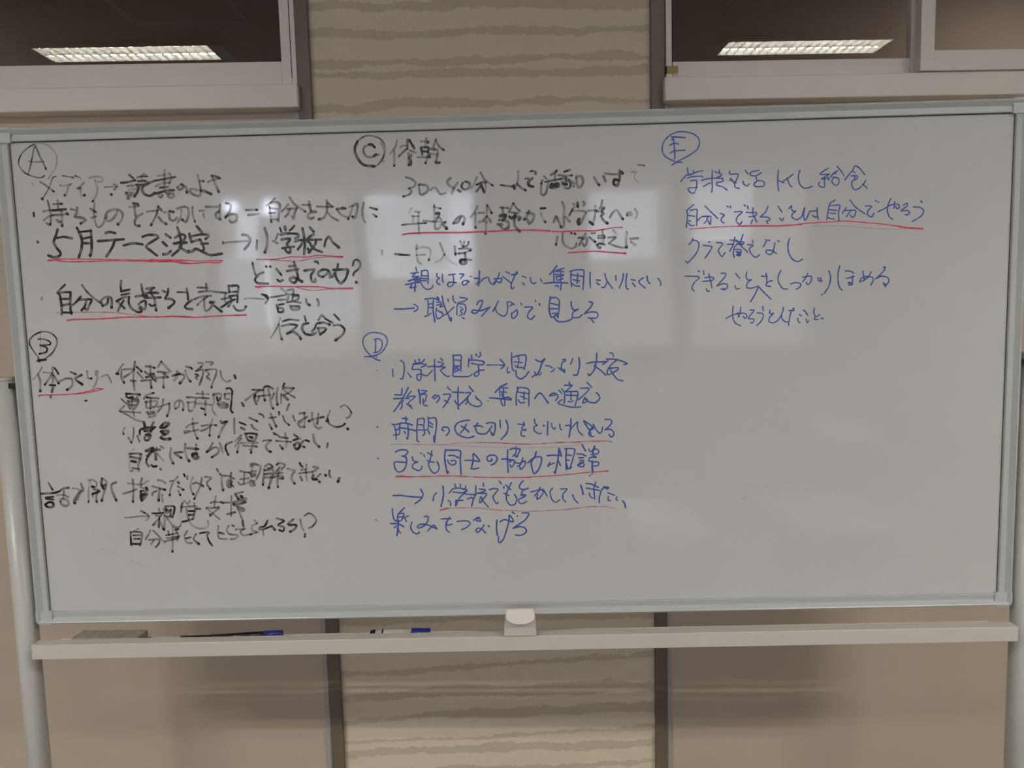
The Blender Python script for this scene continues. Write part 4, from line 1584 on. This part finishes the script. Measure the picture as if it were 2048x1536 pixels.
40 90 0 3553 1717 -31 -14 -23 -13 -32 -34
34 90 0 3510 1689 48 -4
34 90 0 3499 1690 1 -66
34 90 0 3527 1680 -2 -56
34 90 0 3501 1658 48 -4
50 90 0 3517 1641 8 -29
40 90 0 3426 1617 65 -7 90 -11 -22 18 -40 -5
34 90 0 3505 1601 8 -34 19 -9 4 43
36 90 0 3634 1686 -15 -53 -2 -74
34 90 0 3623 1687 45 -2 42 -15 -1 -51 -2 -68
34 90 0 3628 1655 45 -9 34 -4
34 90 0 3676 1654 -4 -57
34 90 0 3650 1623 44 -21
34 90 0 3632 1598 17 -23 28 2
40 90 1 3751 1604 23 31 23 5 27 -35 22 -35
36 90 0 3858 1621 18 17 28 -1 16 -23 -17 -28
40 90 0 3858 1621 40 5
36 90 0 4001 1717 8 -26
34 90 0 3967 1695 56 -1
34 90 0 4023 1691 -51 -44
34 90 0 3927 1659 22 -23
30 90 0 3947 1670 16 -23
34 90 0 3966 1647 2 -45 -6 -40
36 90 0 3972 1647 51 1 39 -3 -4 -46 -18 -56
34 90 0 4014 1649 -1 -60
34 90 0 3977 1624 79 -5
34 90 0 3993 1578 17 -6 17 8
34 90 0 3948 1591 -29 -25 56 -22 62 -12 46 4
34 90 0 4131 1711 33 -35
36 90 0 4082 1670 62 -2 -26 -36 -51 -44
34 90 0 4115 1604 -18 -40 20 3 12 25
38 90 0 4117 1592 28 -23 40 -7 34 28 -5 28 -17 18
@blue|blue line 時間の区切りをとりいれる
40 90 0 2601 1425 3 -2
36 90 0 2709 1441 28 -3 29 5
34 90 0 2720 1438 16 -40 0 -69
34 90 0 2766 1440 -3 -66 -12 -11 -31 -2
34 90 0 2730 1398 31 5
40 90 0 2787 1483 37 -7
38 90 0 2813 1491 -1 -43
40 90 0 2769 1447 43 -1 45 -14
38 90 0 2759 1414 51 -7 73 -19
38 90 0 2825 1436 1 -58 -8 -51 -5 11
34 90 0 2798 1385 8 -15
36 90 0 2898 1474 -9 -80 0 -80 11 -6
34 90 0 2898 1474 46 2 -3 -60 4 -52 -12 -11
34 90 0 2902 1434 34 -4
34 90 0 2901 1394 40 -1
34 90 0 2975 1490 1 -52 -7 -46
38 90 0 2981 1478 48 -1 3 -63 -10 -58 -8 -57 -4 46
34 90 0 2977 1455 30 -24
34 90 0 2976 1426 28 -15
34 90 0 2946 1393 23 -1 13 -29
38 90 0 3088 1384 -17 6 12 20 34 -4 8 -29 -21 -28
40 90 0 3275 1457 -54 -5 -40 -19 -15 -34 18 -41 45 -24 39 -6 35 10
38 90 1 3214 1415 34 -24 19 -20
38 90 0 3249 1426 -18 -34 -27 -28
40 90 0 3305 1413 40 2 22 -9
40 90 0 3334 1435 -18 -28 11 -40 28 -13 40 5 29 34
40 90 0 3397 1431 28 5 34 -9 -1 -46 -16 -40 -16 29
36 90 0 3436 1410 -24 -34
36 90 0 3496 1451 1 -54
40 90 0 3539 1450 13 -43 -10 -51 -41 -45
36 90 0 3626 1420 42 -4
34 90 0 3666 1433 8 -17 -23 -28 28 -18
34 90 0 3685 1381 -35 -11 -1 -34 26 -7
@red|thin faded red underline below 時間の区切り
20 32 0 2697 1292 74 1 114 -5 200 -5 114 9 142 -1 171 -9
26 45 0 3512 1282 85 -7 112 -4
16 25 0 3056 1278 114 -4 114 -9 113 -4
@blue|blue ending をとりいれる beside the bracketed words
34 90 0 3745 1454 5 -32 16 -15
34 90 0 3766 1407 -25 -11 4 -31 34 -19 14 3
44 90 0 3812 1406 2 -3
38 90 0 3842 1434 -5 -100
34 90 0 3868 1419 6 -29 16 -14 6 11
34 90 0 3928 1412 2 -29 11 -14
38 90 0 4010 1450 -3 -63 -13 -71
34 90 0 3970 1400 31 2 3 -15
34 90 0 4001 1367 54 59 0 -40 13 -35 25 -23
38 90 0 4103 1434 68 -51 -29 -16 -39 61
34 90 0 4165 1389 -23 -34 -6 -22 22 -18 14 3
34 90 0 4147 1355 6 -28
34 90 0 4171 1406 16 -34 28 -33 17 14 6 32
34 90 0 4256 1439 34 -1 17 -18 -23 -33 -29 -23
34 90 0 4255 1364 40 2 22 -20 0 -23 -17 -14 -17 20
@red|right half of the thin red underline
24 35 0 3346 1291 114 -3 113 -10 114 -7 113 2
26 50 0 3800 1273 114 5 113 0 114 3 113 1 51 -8
16 22 0 3345 1262 170 -10 228 -7 113 -1 114 6 114 12 170 16
@blue|blue line 子ども同士の協力 相談
40 90 0 2594 1191 4 -1
40 90 0 2726 1234 26 14 46 2 20 -15 -22 -28 -20 -3
38 90 0 2776 1204 28 -12 -2 -52 -21 -40 -35 -14 -25 21 -7 35 6 20 80 -5
34 90 0 2848 1197 7 -29 31 -10
34 90 0 2886 1158 -32 -14 -7 -28 42 -22 24 14 3 18
36 90 0 2911 1224 6 -5
34 90 0 2934 1212 5 -17
34 90 0 2992 1237 -11 -55 -15 -40 10 -41 27 -30 29 17 10 29 -13 41
34 90 0 2960 1226 36 -21
34 90 0 2955 1171 28 -15 23 -1
42 90 0 3092 1243 -8 -58 7 -63 9 -53 9 12
42 90 0 3092 1240 54 -1 54 -7 -2 -55 1 -58 1 -61
38 90 0 3116 1199 34 2 34 -18
34 90 0 3106 1168 8 -24 28 -15 24 14 -5 20 -32 -2
38 90 0 3232 1162 48 -1 60 -7 -44 56 -4 -52 -16 -58
34 90 0 3273 1100 28 -3 32 8
38 90 0 3426 1169 3 -15 -29 1 -8 23 21 17 39 -1 17 -23 -18 -34 -29 -14
40 90 0 3546 1231 -4 -69 3 -95
38 90 0 3502 1166 40 -1 28 -9
26 90 0 3604 1258 4 -3
38 90 0 3563 1234 20 8 52 -7 -13 -34 -12 -23 -16 18
34 90 0 3609 1242 -4 -35 -23 -23
34 90 0 3556 1150 37 5 -7 -34 -17 -17 -9 17
34 90 0 3576 1161 -18 -22
34 90 0 3598 1138 28 -7 29 11 17 6 -6 -35 -29 -28 -6 23
34 90 0 3656 1171 -18 -46 -24 -16
40 90 0 3753 1212 -12 -37 -26 -40 12 -70 9 -14 32 31 21 57 -2 35 -46 -2 -52 -39
38 90 0 3832 1182 40 4 63 -4
42 90 0 3919 1234 -7 -69 -25 -115 -6 12
36 90 0 3921 1234 16 -58
34 90 0 3911 1148 17 -41
34 90 0 3836 1103 12 12 34 13
34 90 0 3836 1103 3 12 15 20
38 90 0 3973 1233 -5 -69 2 -87
34 90 0 3961 1230 54 2 20 -12 -15 -57 -22 -75
34 90 0 3975 1187 33 -7
34 90 0 3968 1147 23 -1
36 90 0 3968 1129 16 -46 23 11
40 90 0 4089 1256 22 -43
36 90 0 4048 1191 34 -1 31 -15
34 90 0 4062 1162 34 0
34 90 0 4070 1144 29 -6 -35 -28 -11 0
34 90 0 4070 1098 22 -3 9 20 -31 12 -12 -29
34 90 0 4134 1226 11 -20 23 11 12 31
36 90 0 4177 1246 -15 -52 34 -6 12 22 -23 15 -23 -14
34 90 0 4150 1183 17 -6 23 -15 -28 3 -23 -8 -3 -20
34 90 0 4133 1137 34 -6 39 -7 -6 -23 -28 -2
46 90 0 4161 1131 -3 -35 2 -32
30 90 0 4160 1047 -6 -9
30 90 0 4137 1030 5 -3
@red|red underline below 子ども同士の協力
38 80 0 2725 1053 37 1 57 -5
26 65 0 2819 1049 115 0 114 1 114 -3 115 -8 114 -7 313 -8
24 70 0 3664 1026 74 3 171 6 114 9 114 9 134 6
40 90 0 4265 1058 6 1
@blue|blue arrow and line 小学校でも生かしていきたい
40 90 0 2696 912 60 -1 69 -10 83 -7
38 90 0 2901 954 16 -38 -18 -35 -45 -34
36 90 0 3015 926 -18 -23 -10 -35
40 90 0 3066 974 0 -67 -20 -84
34 90 0 3099 868 17 -15 -1 -26
34 90 0 3152 987 8 -21
34 90 0 3192 986 2 -21
34 90 0 3232 970 -7 -20 -20 0
34 90 0 3110 921 26 31 41 5 40 -7 25 -12 -26 -20
34 90 0 3136 929 68 -8 29 11 -47 -45 -18 -29 -13 -32
44 90 0 3157 867 -2 -38
34 90 0 3156 864 52 2
34 90 0 3224 912 43 -4 34 -3 6 5
38 90 0 3306 972 -5 -64 -15 -35 -16 -52
34 90 0 3240 874 32 11 17 -12
36 90 0 3361 991 2 -24
34 90 0 3331 948 46 -10 -24 -14 -37 -8
34 90 0 3316 916 66 -4 -1 -12 -29 -34 -18 -23 -6 11 13 35 16 -35 36 -42
34 90 0 3405 940 29 8 34 -6 -23 -32 -16 -29 25 -47 12 11
34 90 0 3479 1003 13 -21
34 90 0 3509 961 2 -12
36 90 0 3567 989 -24 -46 -16 -41 2 -46 28 -36 34 11 13 35 -17 35
34 90 0 3526 972 34 -35
34 90 0 3510 912 37 -19
38 90 0 3653 1002 -26 -32 -1 -23 29 -12 34 10
34 90 0 3655 935 -18 -29 34 -13 -24 -17 -28 -11 -1 -23 23 -12 34 17
34 90 0 3631 894 22 -6
34 90 0 3706 916 46 11 34 5 11 -24 -24 -34 -23 -12 7 35
34 90 0 3775 949 -12 -28 -30 -35
34 90 0 3797 937 28 -53
34 90 0 3866 941 -18 -28 11 -53 28 -24 29 17
34 90 0 3926 934 46 -1 -27 -34 -6 -35 22 -27
34 90 0 4011 889 13 -33 26 -29
40 90 0 4072 960 11 -35 5 -35
38 90 0 4112 971 40 -7 48 -24
34 90 0 4114 936 37 -7 57 -13
34 90 0 4183 981 -15 -46 5 -82
34 90 0 4134 898 8 -27 17 -9
34 90 0 4222 922 26 17 29 -1 -12 -11 -28 18
34 90 0 4260 944 -35 -22 -18 -58 0 -38
34 90 0 4270 898 46 -19
34 90 0 4273 871 -3 -26 17 -6
34 90 0 4338 867 -11 -17 11 -9
40 90 0 4375 837 17 -24 5 -29
@red|faint pink underline below 小学校でも生かして
34 80 0 3039 795 35 9 23 4
28 32 0 3097 808 115 2 115 -5 114 -16 57 -6
28 30 0 3519 786 115 -12 114 -2 115 3 114 6
28 36 0 3977 781 115 13 86 4
24 28 0 4178 798 85 -4 63 -16
@blue|blue line 楽しみをつなげる
36 70 0 2562 732 3 -3
38 90 0 2686 812 1 -38 10 -42 17 -12 14 53
40 90 0 2775 819 -35 -35 -7 -11
34 90 0 2733 773 35 5 -1 -24 -18 -29 -30 -11
34 90 0 2732 749 29 5
34 90 0 2772 742 30 17
34 90 0 2778 739 8 -26
40 90 0 2670 703 55 -4 39 -21
40 90 0 2729 726 -6 -59 -11 -56
34 90 0 2717 667 22 -39
34 90 0 2724 690 -29 -17
38 90 0 2826 709 -10 -38 16 -36 28 -15 18 11
38 90 0 2920 748 26 2 -2 -35 -30 -35 -41 -16 -8 12 27 17 51 -7 65 -31
34 90 0 3011 655 -22 30 -17 -12 -33 -34
38 90 0 3046 730 37 0 32 -1
34 90 0 3106 741 -18 -29 -12 -29 4 -36 20 -21
34 90 0 3122 688 -35 -6 -8 24
34 90 0 3160 707 38 5 40 -3 19 -18 -27 -29 -40 -17
34 90 0 3281 714 35 22 17 -29 -32 3
34 90 0 3325 736 -18 -17
34 90 0 3358 677 -25 -35 -23 -20 -14 15 15 17 28 -6 28 -31
44 90 0 3389 669 4 -4
40 90 0 3453 710 -4 -53 4 -59
38 90 0 3476 698 32 16 40 -12 23 -7 0 18 -25 33 -4 -38 -19 -70 -24 -65 -30 -34 -11 23 6 24
34 90 0 3567 769 17 -12
34 90 0 3603 742 2 -7
38 90 0 3641 761 40 -1 9 -8 -33 -47 -87 -57
38 90 0 3570 648 52 11 39 -13 5 -29 -35 -23 -43 2
@blue|circled letter E in blue
32 90 0 4818 3243 -30 1 -49 18 -43 30 -16 43 11 48 38 41 49 23 54 3 60 -15 38 -27 11 -38 -17 -42 -49 -36 -54 -27 -44 -23 -30 -18
36 90 0 4748 3418 46 -4 46 -5
34 90 0 4748 3397 11 10 5 -58 5 -64 -5 -19
32 90 0 4734 3360 27 13 36 -6
32 90 0 4737 3307 24 13 79 5
@blue|blue line 学校生活 トイレ 給食
32 85 0 4856 3200 8 -41 38 7
32 85 0 4897 3185 5 -16
32 85 0 4965 3180 -41 -6 -49 -20 -27 0
32 85 0 4809 3110 39 44
30 85 0 4853 3133 38 9 66 1 5 -8
32 85 0 4878 3113 41 2 0 -43 -17 -43 -27 6 -14 28 63 3
32 85 0 4954 3114 57 12 88 0
32 85 0 5030 3181 -2 -64 2 -59 -5 -27
32 85 0 4968 3071 38 23 11 -3
32 85 0 5077 3180 2 -16
32 85 0 5049 3170 33 -12 14 -11 -41 -20
32 85 0 5099 3123 5 -19 -44 -9 0 -16 39 -12 35 -23
32 85 0 5150 3173 3 -22 57 -1 -13 -38 -11 -31 5 -22 28 -6
32 85 0 5153 3114 44 -23
30 85 0 5159 3124 21 -33
32 85 0 5259 3175 19 -25
32 85 0 5243 3100 8 -21 22 -12 14 16
32 85 0 5354 3172 -49 -9 -13 -21 41 -7 38 21
32 85 0 5333 3135 5 -26
32 85 0 5322 3088 33 15 35 -12 -2 -27 -49 -4 -20 12 14 21
34 85 0 5490 3168 -5 -64 6 -75
32 85 0 5488 3099 41 -17
32 85 0 5594 3139 -38 -26 -32 -20
32 85 0 5551 3113 16 -43 17 -17
34 85 0 5640 3164 -11 -42 9 -49 27 -30 33 -1 27 10
32 85 0 5836 3173 -37 -21 -19 -20 63 0
32 85 0 5843 3132 -54 -33 21 5 33 -1
30 85 0 5810 3104 1 -59 -22 1 -19 16 8 19
32 85 0 5832 3114 11 -24
32 85 0 5896 3184 28 -30 22 -35
32 85 0 5902 3155 -27 -15 -21 -27
32 85 0 5891 3139 -27 -10
32 85 0 5873 3108 -11 -27 25 -27 22 10 -1 37 -38 9
34 85 0 5952 3089 32 42 21 21 16 31 32 -16 36 -44
32 85 0 6008 3147 13 -9
32 85 0 5997 3117 41 -3 -5 -22 -27 -10 -5 -26 17 -33 33 5 32 31 15 24
32 85 0 6022 3109 -5 -21
32 85 0 6077 3059 33 -33
@blue|blue line 自分でできることは自分でやろう
32 85 0 4900 2950 -22 -18 -30 -24
32 85 0 4850 2908 6 -30 -9 -86
32 85 0 4875 2910 41 7 8 -8 -3 -49 0 -59
32 85 0 4861 2876 44 -7
32 85 0 4864 2838 13 -3
32 85 0 4858 2824 19 -19 25 -1
32 85 0 4924 2836 25 24 16 5
32 85 0 4979 2937 36 -36 54 -53
32 85 0 4960 2865 49 1 11 -6 -5 -51 -17 28
30 85 0 4998 2861 -11 -29 -16 -14
32 85 0 5086 2883 27 -12 -22 -26 6 -22 16 -6
32 85 0 5132 2931 11 -4
32 85 0 5156 2930 2 -10
32 85 0 5184 2891 55 -1 -33 -32 -8 -32 25 -22 14 18
32 85 0 5252 2938 9 -8
32 85 0 5277 2929 3 -19
32 85 0 5269 2886 36 -4 33 0 -6 -22 -44 -7
32 85 0 5315 2915 -2 -38 28 -60
32 85 0 5313 2834 -13 -27
32 85 0 5419 2923 -16 -38 -38 -34
32 85 0 5365 2851 55 -4 16 -17 -27 -10 11 -16
32 85 0 5490 2921 28 -42
32 85 0 5502 2839 16 -19 11 19
32 85 0 5564 2902 19 21 0 -21 11 -17 22 0 -27 -21 0 -22 33 -17 33 21 10 32 11 32 -8 -54 12 -38 18 32 11 27
32 85 0 5709 2880 54 3
32 85 0 5763 2902 1 -37 8 -41
32 85 0 5731 2852 22 -14 16 5
32 85 0 5886 2952 -35 -21 -10 -43 -10 -70
32 85 0 5846 2915 71 4 5 -11 -10 -43 4 -49
32 85 0 5852 2888 49 -7
32 85 0 5852 2864 38 -4
32 85 0 5842 2834 22 -11 19 2
32 85 0 5939 2861 27 40
32 85 0 5992 2949 34 -44 71 -53
32 85 0 5950 2880 49 -1 33 -1 -5 -32 -16 -16 -17 16
30 85 0 5999 2879 -32 -43
32 85 0 6099 2906 44 -2 -24 -29 -5 -26 28 -20 18 26
32 85 0 6166 2943 9 -5
32 85 0 6186 2933 5 -5
32 85 0 6187 2865 40 18 49 26 49 4 11 -22 -16 -10 -11 16
32 85 0 6275 2952 -16 -32 -7 -48 15 -44 25 -19
32 85 0 6302 2930 -4 -43
32 85 0 6363 2906 27 13 0 -19 -43 -34 44 2 17 -17 -16 -15 -14 3
40 85 0 6484 2930 9 -8
32 85 0 6434 2891 43 -4 28 -22 -15 -37 -64 -39
@red|red underline below 自分でできることは
22 70 0 4872 2780 170 9 165 3
34 85 0 5207 2792 164 -3 109 -3 110 3
22 80 0 5590 2789 109 10 190 5
24 80 0 5888 2807 96 -2 136 -15 110 -12 109 -19
38 85 1 6339 2759 55 -11 106 -10
14 30 0 5739 2778 218 -6 164 -18 164 -12 109 2
30 90 0 5574 2788 82 4
@blue|blue line クラス替えなし
34 85 0 4894 2714 -11 -22 -17 -19
34 85 0 4891 2703 30 -6 14 -23 -8 -43 -28 -43 -44 -43 -11 12
40 85 0 5006 2689 3 -3
32 85 0 4965 2665 61 -12 -17 -35 -30 -43
32 85 0 5059 2682 38 -4 3 -13 -28 -38 25 -44 22 26
32 85 0 5155 2696 46 -2
32 85 0 5188 2714 -14 -57 -22 -38
32 85 0 5136 2666 44 2
32 85 0 5245 2731 -11 -32 -11 -27
32 85 0 5196 2684 55 -4 -6 -14 -44 1
32 85 0 5207 2689 33 -28
30 85 0 5185 2646 27 26 23 -22 38 -34 3 -11
34 85 0 5185 2646 -8 -38 6 -33
50 85 0 5202 2613 22 -6 -22 -16 22 -3
32 85 0 5182 2630 47 -4 0 -36
32 85 0 5314 2691 2 -19
32 85 0 5278 2660 39 -4 -27 -24 16 -38 28 -23 27 16
32 85 0 5402 2692 30 -6
32 85 0 5410 2683 -11 -21 -13 -21
32 85 0 5470 2668 -5 -30 -10 -37 -22 -14 -25 15 2 16 33 -1 39 -23
32 85 0 5490 2681 11 -4
34 85 0 5572 2698 -11 -46 6 -54 25 -45 39 -20 33 16
@blue|blue line できることをしっかりほめる
32 85 0 4929 2486 11 -4
32 85 0 4968 2488 2 -28
32 85 0 4838 2453 99 -9 -33 -37 -19 -38 16 -25
32 85 0 5004 2465 11 -45 13 -55
32 85 0 4976 2438 39 4 27 -9 -16 -16 -67 -6
32 85 0 4987 2358 8 -17 14 3
32 85 0 5092 2465 33 -1 -6 -24 -57 -62
32 85 0 5062 2378 47 15 27 -9 -5 -27 -39 -2
28 85 0 5098 2355 19 -9
32 85 0 5194 2462 30 -36
32 85 0 5189 2375 11 -23 22 3
32 85 0 5274 2471 -6 -30 14 -28 25 3
32 85 0 5307 2416 -30 -24 -3 -31 33 -6 45 13
32 85 0 5379 2438 38 -3
32 85 0 5409 2457 6 -47 -3 -27
32 85 0 5453 2404 -30 -8 -14 -24 31 -9
32 85 0 5513 2476 -19 -46 6 -44 28 -39 33 -4
32 85 0 5583 2378 33 8 39 -10 -11 -27 -22 -9
30 85 0 5665 2423 61 6 0 -38 -22 -22 -11 17
32 85 0 5703 2449 -10 -24 -25 -35
32 85 0 5775 2417 6 -17
36 85 0 5792 2417 11 -28 -22 6
34 85 0 5852 2462 11 -47 -10 -60 -32 -49
34 85 0 5802 2298 5 -2
34 85 0 5927 2495 -10 -43 1 -72 12 -38 17 -17
32 85 0 5966 2459 31 -1 30 -15
32 85 0 5976 2406 52 13
32 85 0 6019 2424 -2 -35 3 -22
36 85 0 5993 2378 0 -19 25 5 -20 14
32 85 0 6090 2455 6 -35 6 -22
32 85 0 6148 2448 -19 -35 -27 -21 -33 -13 11 25 33 12 44 -6 8 -20 -18 -35
32 85 0 6232 2474 16 7 -10 -27 -56 -56
32 85 0 6182 2398 40 18 45 -12 6 -27 -16 -22 -17 12
44 85 0 6237 2364 9 -11 6 -11
@blue|small blue caret and insertion やろうとしたこと
34 90 0 5357 2365 -27 -57 -30 -49
34 90 0 5357 2365 39 -43 50 -48
30 90 0 5129 2147 42 21 55 12 39 -3 11 -17 -11 -17 -16 12
30 90 0 5179 2231 -5 -35 0 -39 19 -45 39 -21
30 90 0 5232 2222 -6 -39 -11 -30
30 90 0 5210 2184 11 -28
30 90 0 5298 2201 28 -4 -41 -54 41 -7 -11 -27 -13 3
34 90 0 5387 2223 5 -30
30 90 0 5348 2180 39 -6 3 -28 -19 -33 -25 -22
30 90 0 5439 2197 -2 -25 28 2
30 90 0 5465 2174 -28 -29 -5 -28 28 -12 33 16 22 33 16 38 2 22
30 90 0 5520 2159 6 -28 22 -20 20 0
30 90 0 5572 2191 31 -1
50 90 0 5605 2204 0 -14
30 90 0 5589 2185 -11 -44 -7 -55
30 90 0 5647 2161 14 -11
30 90 0 5636 2134 3 -22 14 -9
30 90 0 5675 2191 16 -14 14 -23
30 90 0 5695 2127 8 -28 11 14
30 90 0 5752 2200 -3 -30 15 -28 27 13
30 90 0 5761 2142 -8 -19 27 -1
30 90 0 5802 2129 14 -1
@scuff|pale curved scuff mark in the empty lower right of the board
30 16 0 5257 829 47 51 108 39 218 10 181 -38 91 -54
@scuff|pale short scuff mark below the last black lines at the left
30 20 0 509 556 69 -21 65 -39
@scuff|pale tiny scuff mark beside the short one at the lower left
30 20 0 722 460 66 -25 58 -24"""
def smooth_path(P):
    if len(P) == 2: pts = [P[0].lerp(P[1], i / 8) for i in range(9)]
    else:
        Q = [P[0] * 2 - P[1]] + P + [P[-1] * 2 - P[-2]]; pts = []
        for i in range(1, len(Q) - 2):
            p0, p1, p2, p3 = Q[i - 1], Q[i], Q[i + 1], Q[i + 2]
            k = max(2, min(14, int((p2 - p1).length / .0016)))
            # sharp turns stay corners
            for j in range(k):
                t = j / k; t2 = t * t; t3 = t2 * t
                m1 = (p2 - p0) * .42; m2 = (p3 - p1) * .42; L = (p2 - p1).length
                if m1.length > L: m1 = m1.normalized() * L
                if m2.length > L: m2 = m2.normalized() * L
                pts.append(p1 * (2 * t3 - 3 * t2 + 1) + m1 * (t3 - 2 * t2 + t) + p2 * (-2 * t3 + 3 * t2) + m2 * (t3 - t2))
        pts.append(P[-1])
    return pts
PXM = .00090       # metres on the board per photographed pixel of stroke width
def parse(row):
    n_ = [int(a) for a in row.split()]; x = y = 0; P = []
    for i in range(3, len(n_), 2):
        x += n_[i]; y += n_[i + 1]; P.append(Vector((x / 4000 - .9, y / 4000 + .9)))
    return P
def cluster(rows):      # strokes far from the rest of their line become a mark of their own
    bx = []
    for r_ in rows:
        P = parse(r_); bx.append([min(p.x for p in P), max(p.x for p in P), min(p.y for p in P), max(p.y for p in P)])
    par = list(range(len(rows)))
    def f(i):
        while par[i] != i: i = par[i]
        return i
    for i in range(len(rows)):
        for j in range(i):
            a, b = bx[i], bx[j]
            gx = max(0, a[0] - b[1], b[0] - a[1]); gy = max(0, a[2] - b[3], b[2] - a[3])
            if math.hypot(gx, gy) <= .0185: par[f(i)] = f(j)
    out = {}
    for i, r_ in enumerate(rows): out.setdefault(f(i), []).append(r_)
    return sorted(out.values(), key=len, reverse=True)
def ink_object(rows, colour, label, rnd):
    V = []; F = []; A = []
    for si, row in enumerate(rows):
        n_ = [int(a) for a in row.split()]; wd, dn, bl = n_[0] / 10 * PXM, n_[1] / 100, n_[2]
        if colour == 'blue': wd *= .88
        elif colour == 'black' and dn > .7: wd *= 1.10; dn = min(1, dn * 1.06)
        x = y = 0; P = []
        for i in range(3, len(n_), 2):
            x += n_[i]; y += n_[i + 1]; P.append(Vector((x / 4000 - .9, y / 4000 + .9)))
        pts = smooth_path(P); n = len(pts); yy = -.00012 - si * 3.0e-6
        cum = [0.0]
        for i in range(1, n): cum.append(cum[-1] + (pts[i] - pts[i - 1]).length)
        tot = max(cum[-1], 1e-5); ph = rnd.uniform(0, 6.3); k0 = len(V)
        for i in range(n):
            d = pts[min(i + 1, n - 1)] - pts[max(i - 1, 0)]
            if d.length < 1e-7: d = Vector((1, 0))
            d.normalize(); nn = Vector((-d.y, d.x)); s = cum[i]; e = tot - s
            ww = wd * .5 * (1 + .07 * math.sin(s * 260 + ph)); dd = dn * (1 + .22 * math.sin(s * 190 + ph * 2))
            if s < .0022 and dn < .9: dd = dd + (.85 - dd) * .45 * (1 - s / .0022)
            if bl and e < .0040:
                f = min(1, (1 - e / .0040) * 2.2); ww *= 1 + .22 * f; dd = dd + (1.0 - dd) * f
            dd = max(.05, min(1.0, dd))
            for q in (-1, -.55, 0, .55, 1):
                p = pts[i] + nn * ww * q; V.append((p.x, yy, p.y)); A.append((abs(q), dd, s * 1000))
        for i in range(n - 1):
            for q in range(4):
                a = k0 + i * 5 + q; F.append((a, a + 1, a + 6, a + 5))
        # round ends
        for end in (0, n - 1):
            d = (pts[0] - pts[1]) if end == 0 else (pts[-1] - pts[-2])
            if d.length < 1e-7: d = Vector((1, 0))
            d.normalize(); c0 = V[k0 + end * 5 + 2]; aa = A[k0 + end * 5 + 2]
            r_ = (Vector((V[k0 + end * 5][0], V[k0 + end * 5][2])) - pts[end]).length
            a0 = math.atan2(d.y, d.x); c_i = len(V); V.append(c0); A.append(aa)
            for k in range(9):
                t = a0 - PI / 2 + PI * k / 8
                V.append((pts[end].x + math.cos(t) * r_, yy, pts[end].y + math.sin(t) * r_)); A.append((1.0, aa[1], aa[2]))
            for k in range(8): F.append((c_i, c_i + 1 + k, c_i + 2 + k))
    me = bpy.data.meshes.new('handwriting'); me.from_pydata(V, [], F)
    at_ = me.attributes.new('ink', 'FLOAT_VECTOR', 'POINT'); at_.data.foreach_set('vector', [c for v in A for c in v])
    me.materials.append(M['ink_' + colour])
    nm = 'underline' if colour == 'red' else 'scuff_mark' if colour == 'scuff' else ('circled_letter' if label.startswith('circled') else 'handwriting')
    o = bpy.data.objects.new(nm, me); C.objects.link(o); o.parent = panel; o['label'] = label

def write_ink():
    rnd = random.Random(5)
    for block in INK.strip().split('@')[1:]:
        head, *rows = block.strip().split('\n'); colour, label = head.split('|')
        groups = cluster(rows)
        for gi, rows in enumerate(groups): ink_object(rows, colour, label if gi == 0 else label + ' (its separate mark)', rnd)
write_ink()

# ------------------------------------------------------------------ things lying in the tray (whiteboard frame)
RY = Matrix.Rotation(YAW, 4, 'Z')
def in_tray(o, x, y, z, rz=0, ry=0):
    p = RY @ Vector((x, y, z)); o.location = p; o.rotation_euler = (0, ry, YAW + rz)
t = thing('whiteboard_eraser', 'dirty grey block whiteboard eraser at the left end of the tray', 'eraser')
obj('grip', boxes((-.0640, .0640, -.0185, .0185, .0110, .0255), bev=.0022), M['erasertop'], t)
obj('felt_pad', boxes((-.0620, .0620, -.0170, .0170, 0, .0110), bev=.001), M['felt'], t)
in_tray(t, -.7710, .002, .8492, -.03)
def marker(label, segs, pos, rz, ry):
    t = thing('marker', label, 'marker', group='markers in the tray')
    for nm, a, b, r0, r1, mk in segs:
        bm = bmesh.new(); cyl(bm, (a, 0, 0), (b, 0, 0), r0, r1, seg=20); o = obj(nm, bm, M[mk], t, smooth=True)
        for f in o.data.polygons: f.use_smooth = abs(f.normal.x) < .7
    in_tray(t, *pos, rz, ry); return t
marker('black-bodied marker with a blue cap raised above the tray edge', [('barrel', -.100, .000, .0060, .0068, 'black'), ('cap', 0, .0355, .0078, .0070, 'bluecap'), ('tip_ring', -.108, -.100, .0048, .0060, 'black')],
       (-.4835, .010, .8630), .0, -.035)
marker('white-barrelled black marker lying beside the eraser', [('barrel', -.045, .010, .0068, .0068, 'label'), ('cap', .010, .058, .0068, .0062, 'black'), ('end_plug', -.052, -.045, .0056, .0060, 'black')],
       (-.6500, .008, .8582), .04, .0)
marker('white-barrelled marker with a blue cap near the middle of the tray', [('barrel', -.0680, .000, .0088, .0088, 'label'), ('cap', 0, .0345, .0098, .0090, 'bluecap'), ('band', -.0560, -.0530, .0090, .0090, 'black'), ('end_plug', -.078, -.068, .0070, .0086, 'black')],
       (-.2030, .010, .8605), .0, .0)
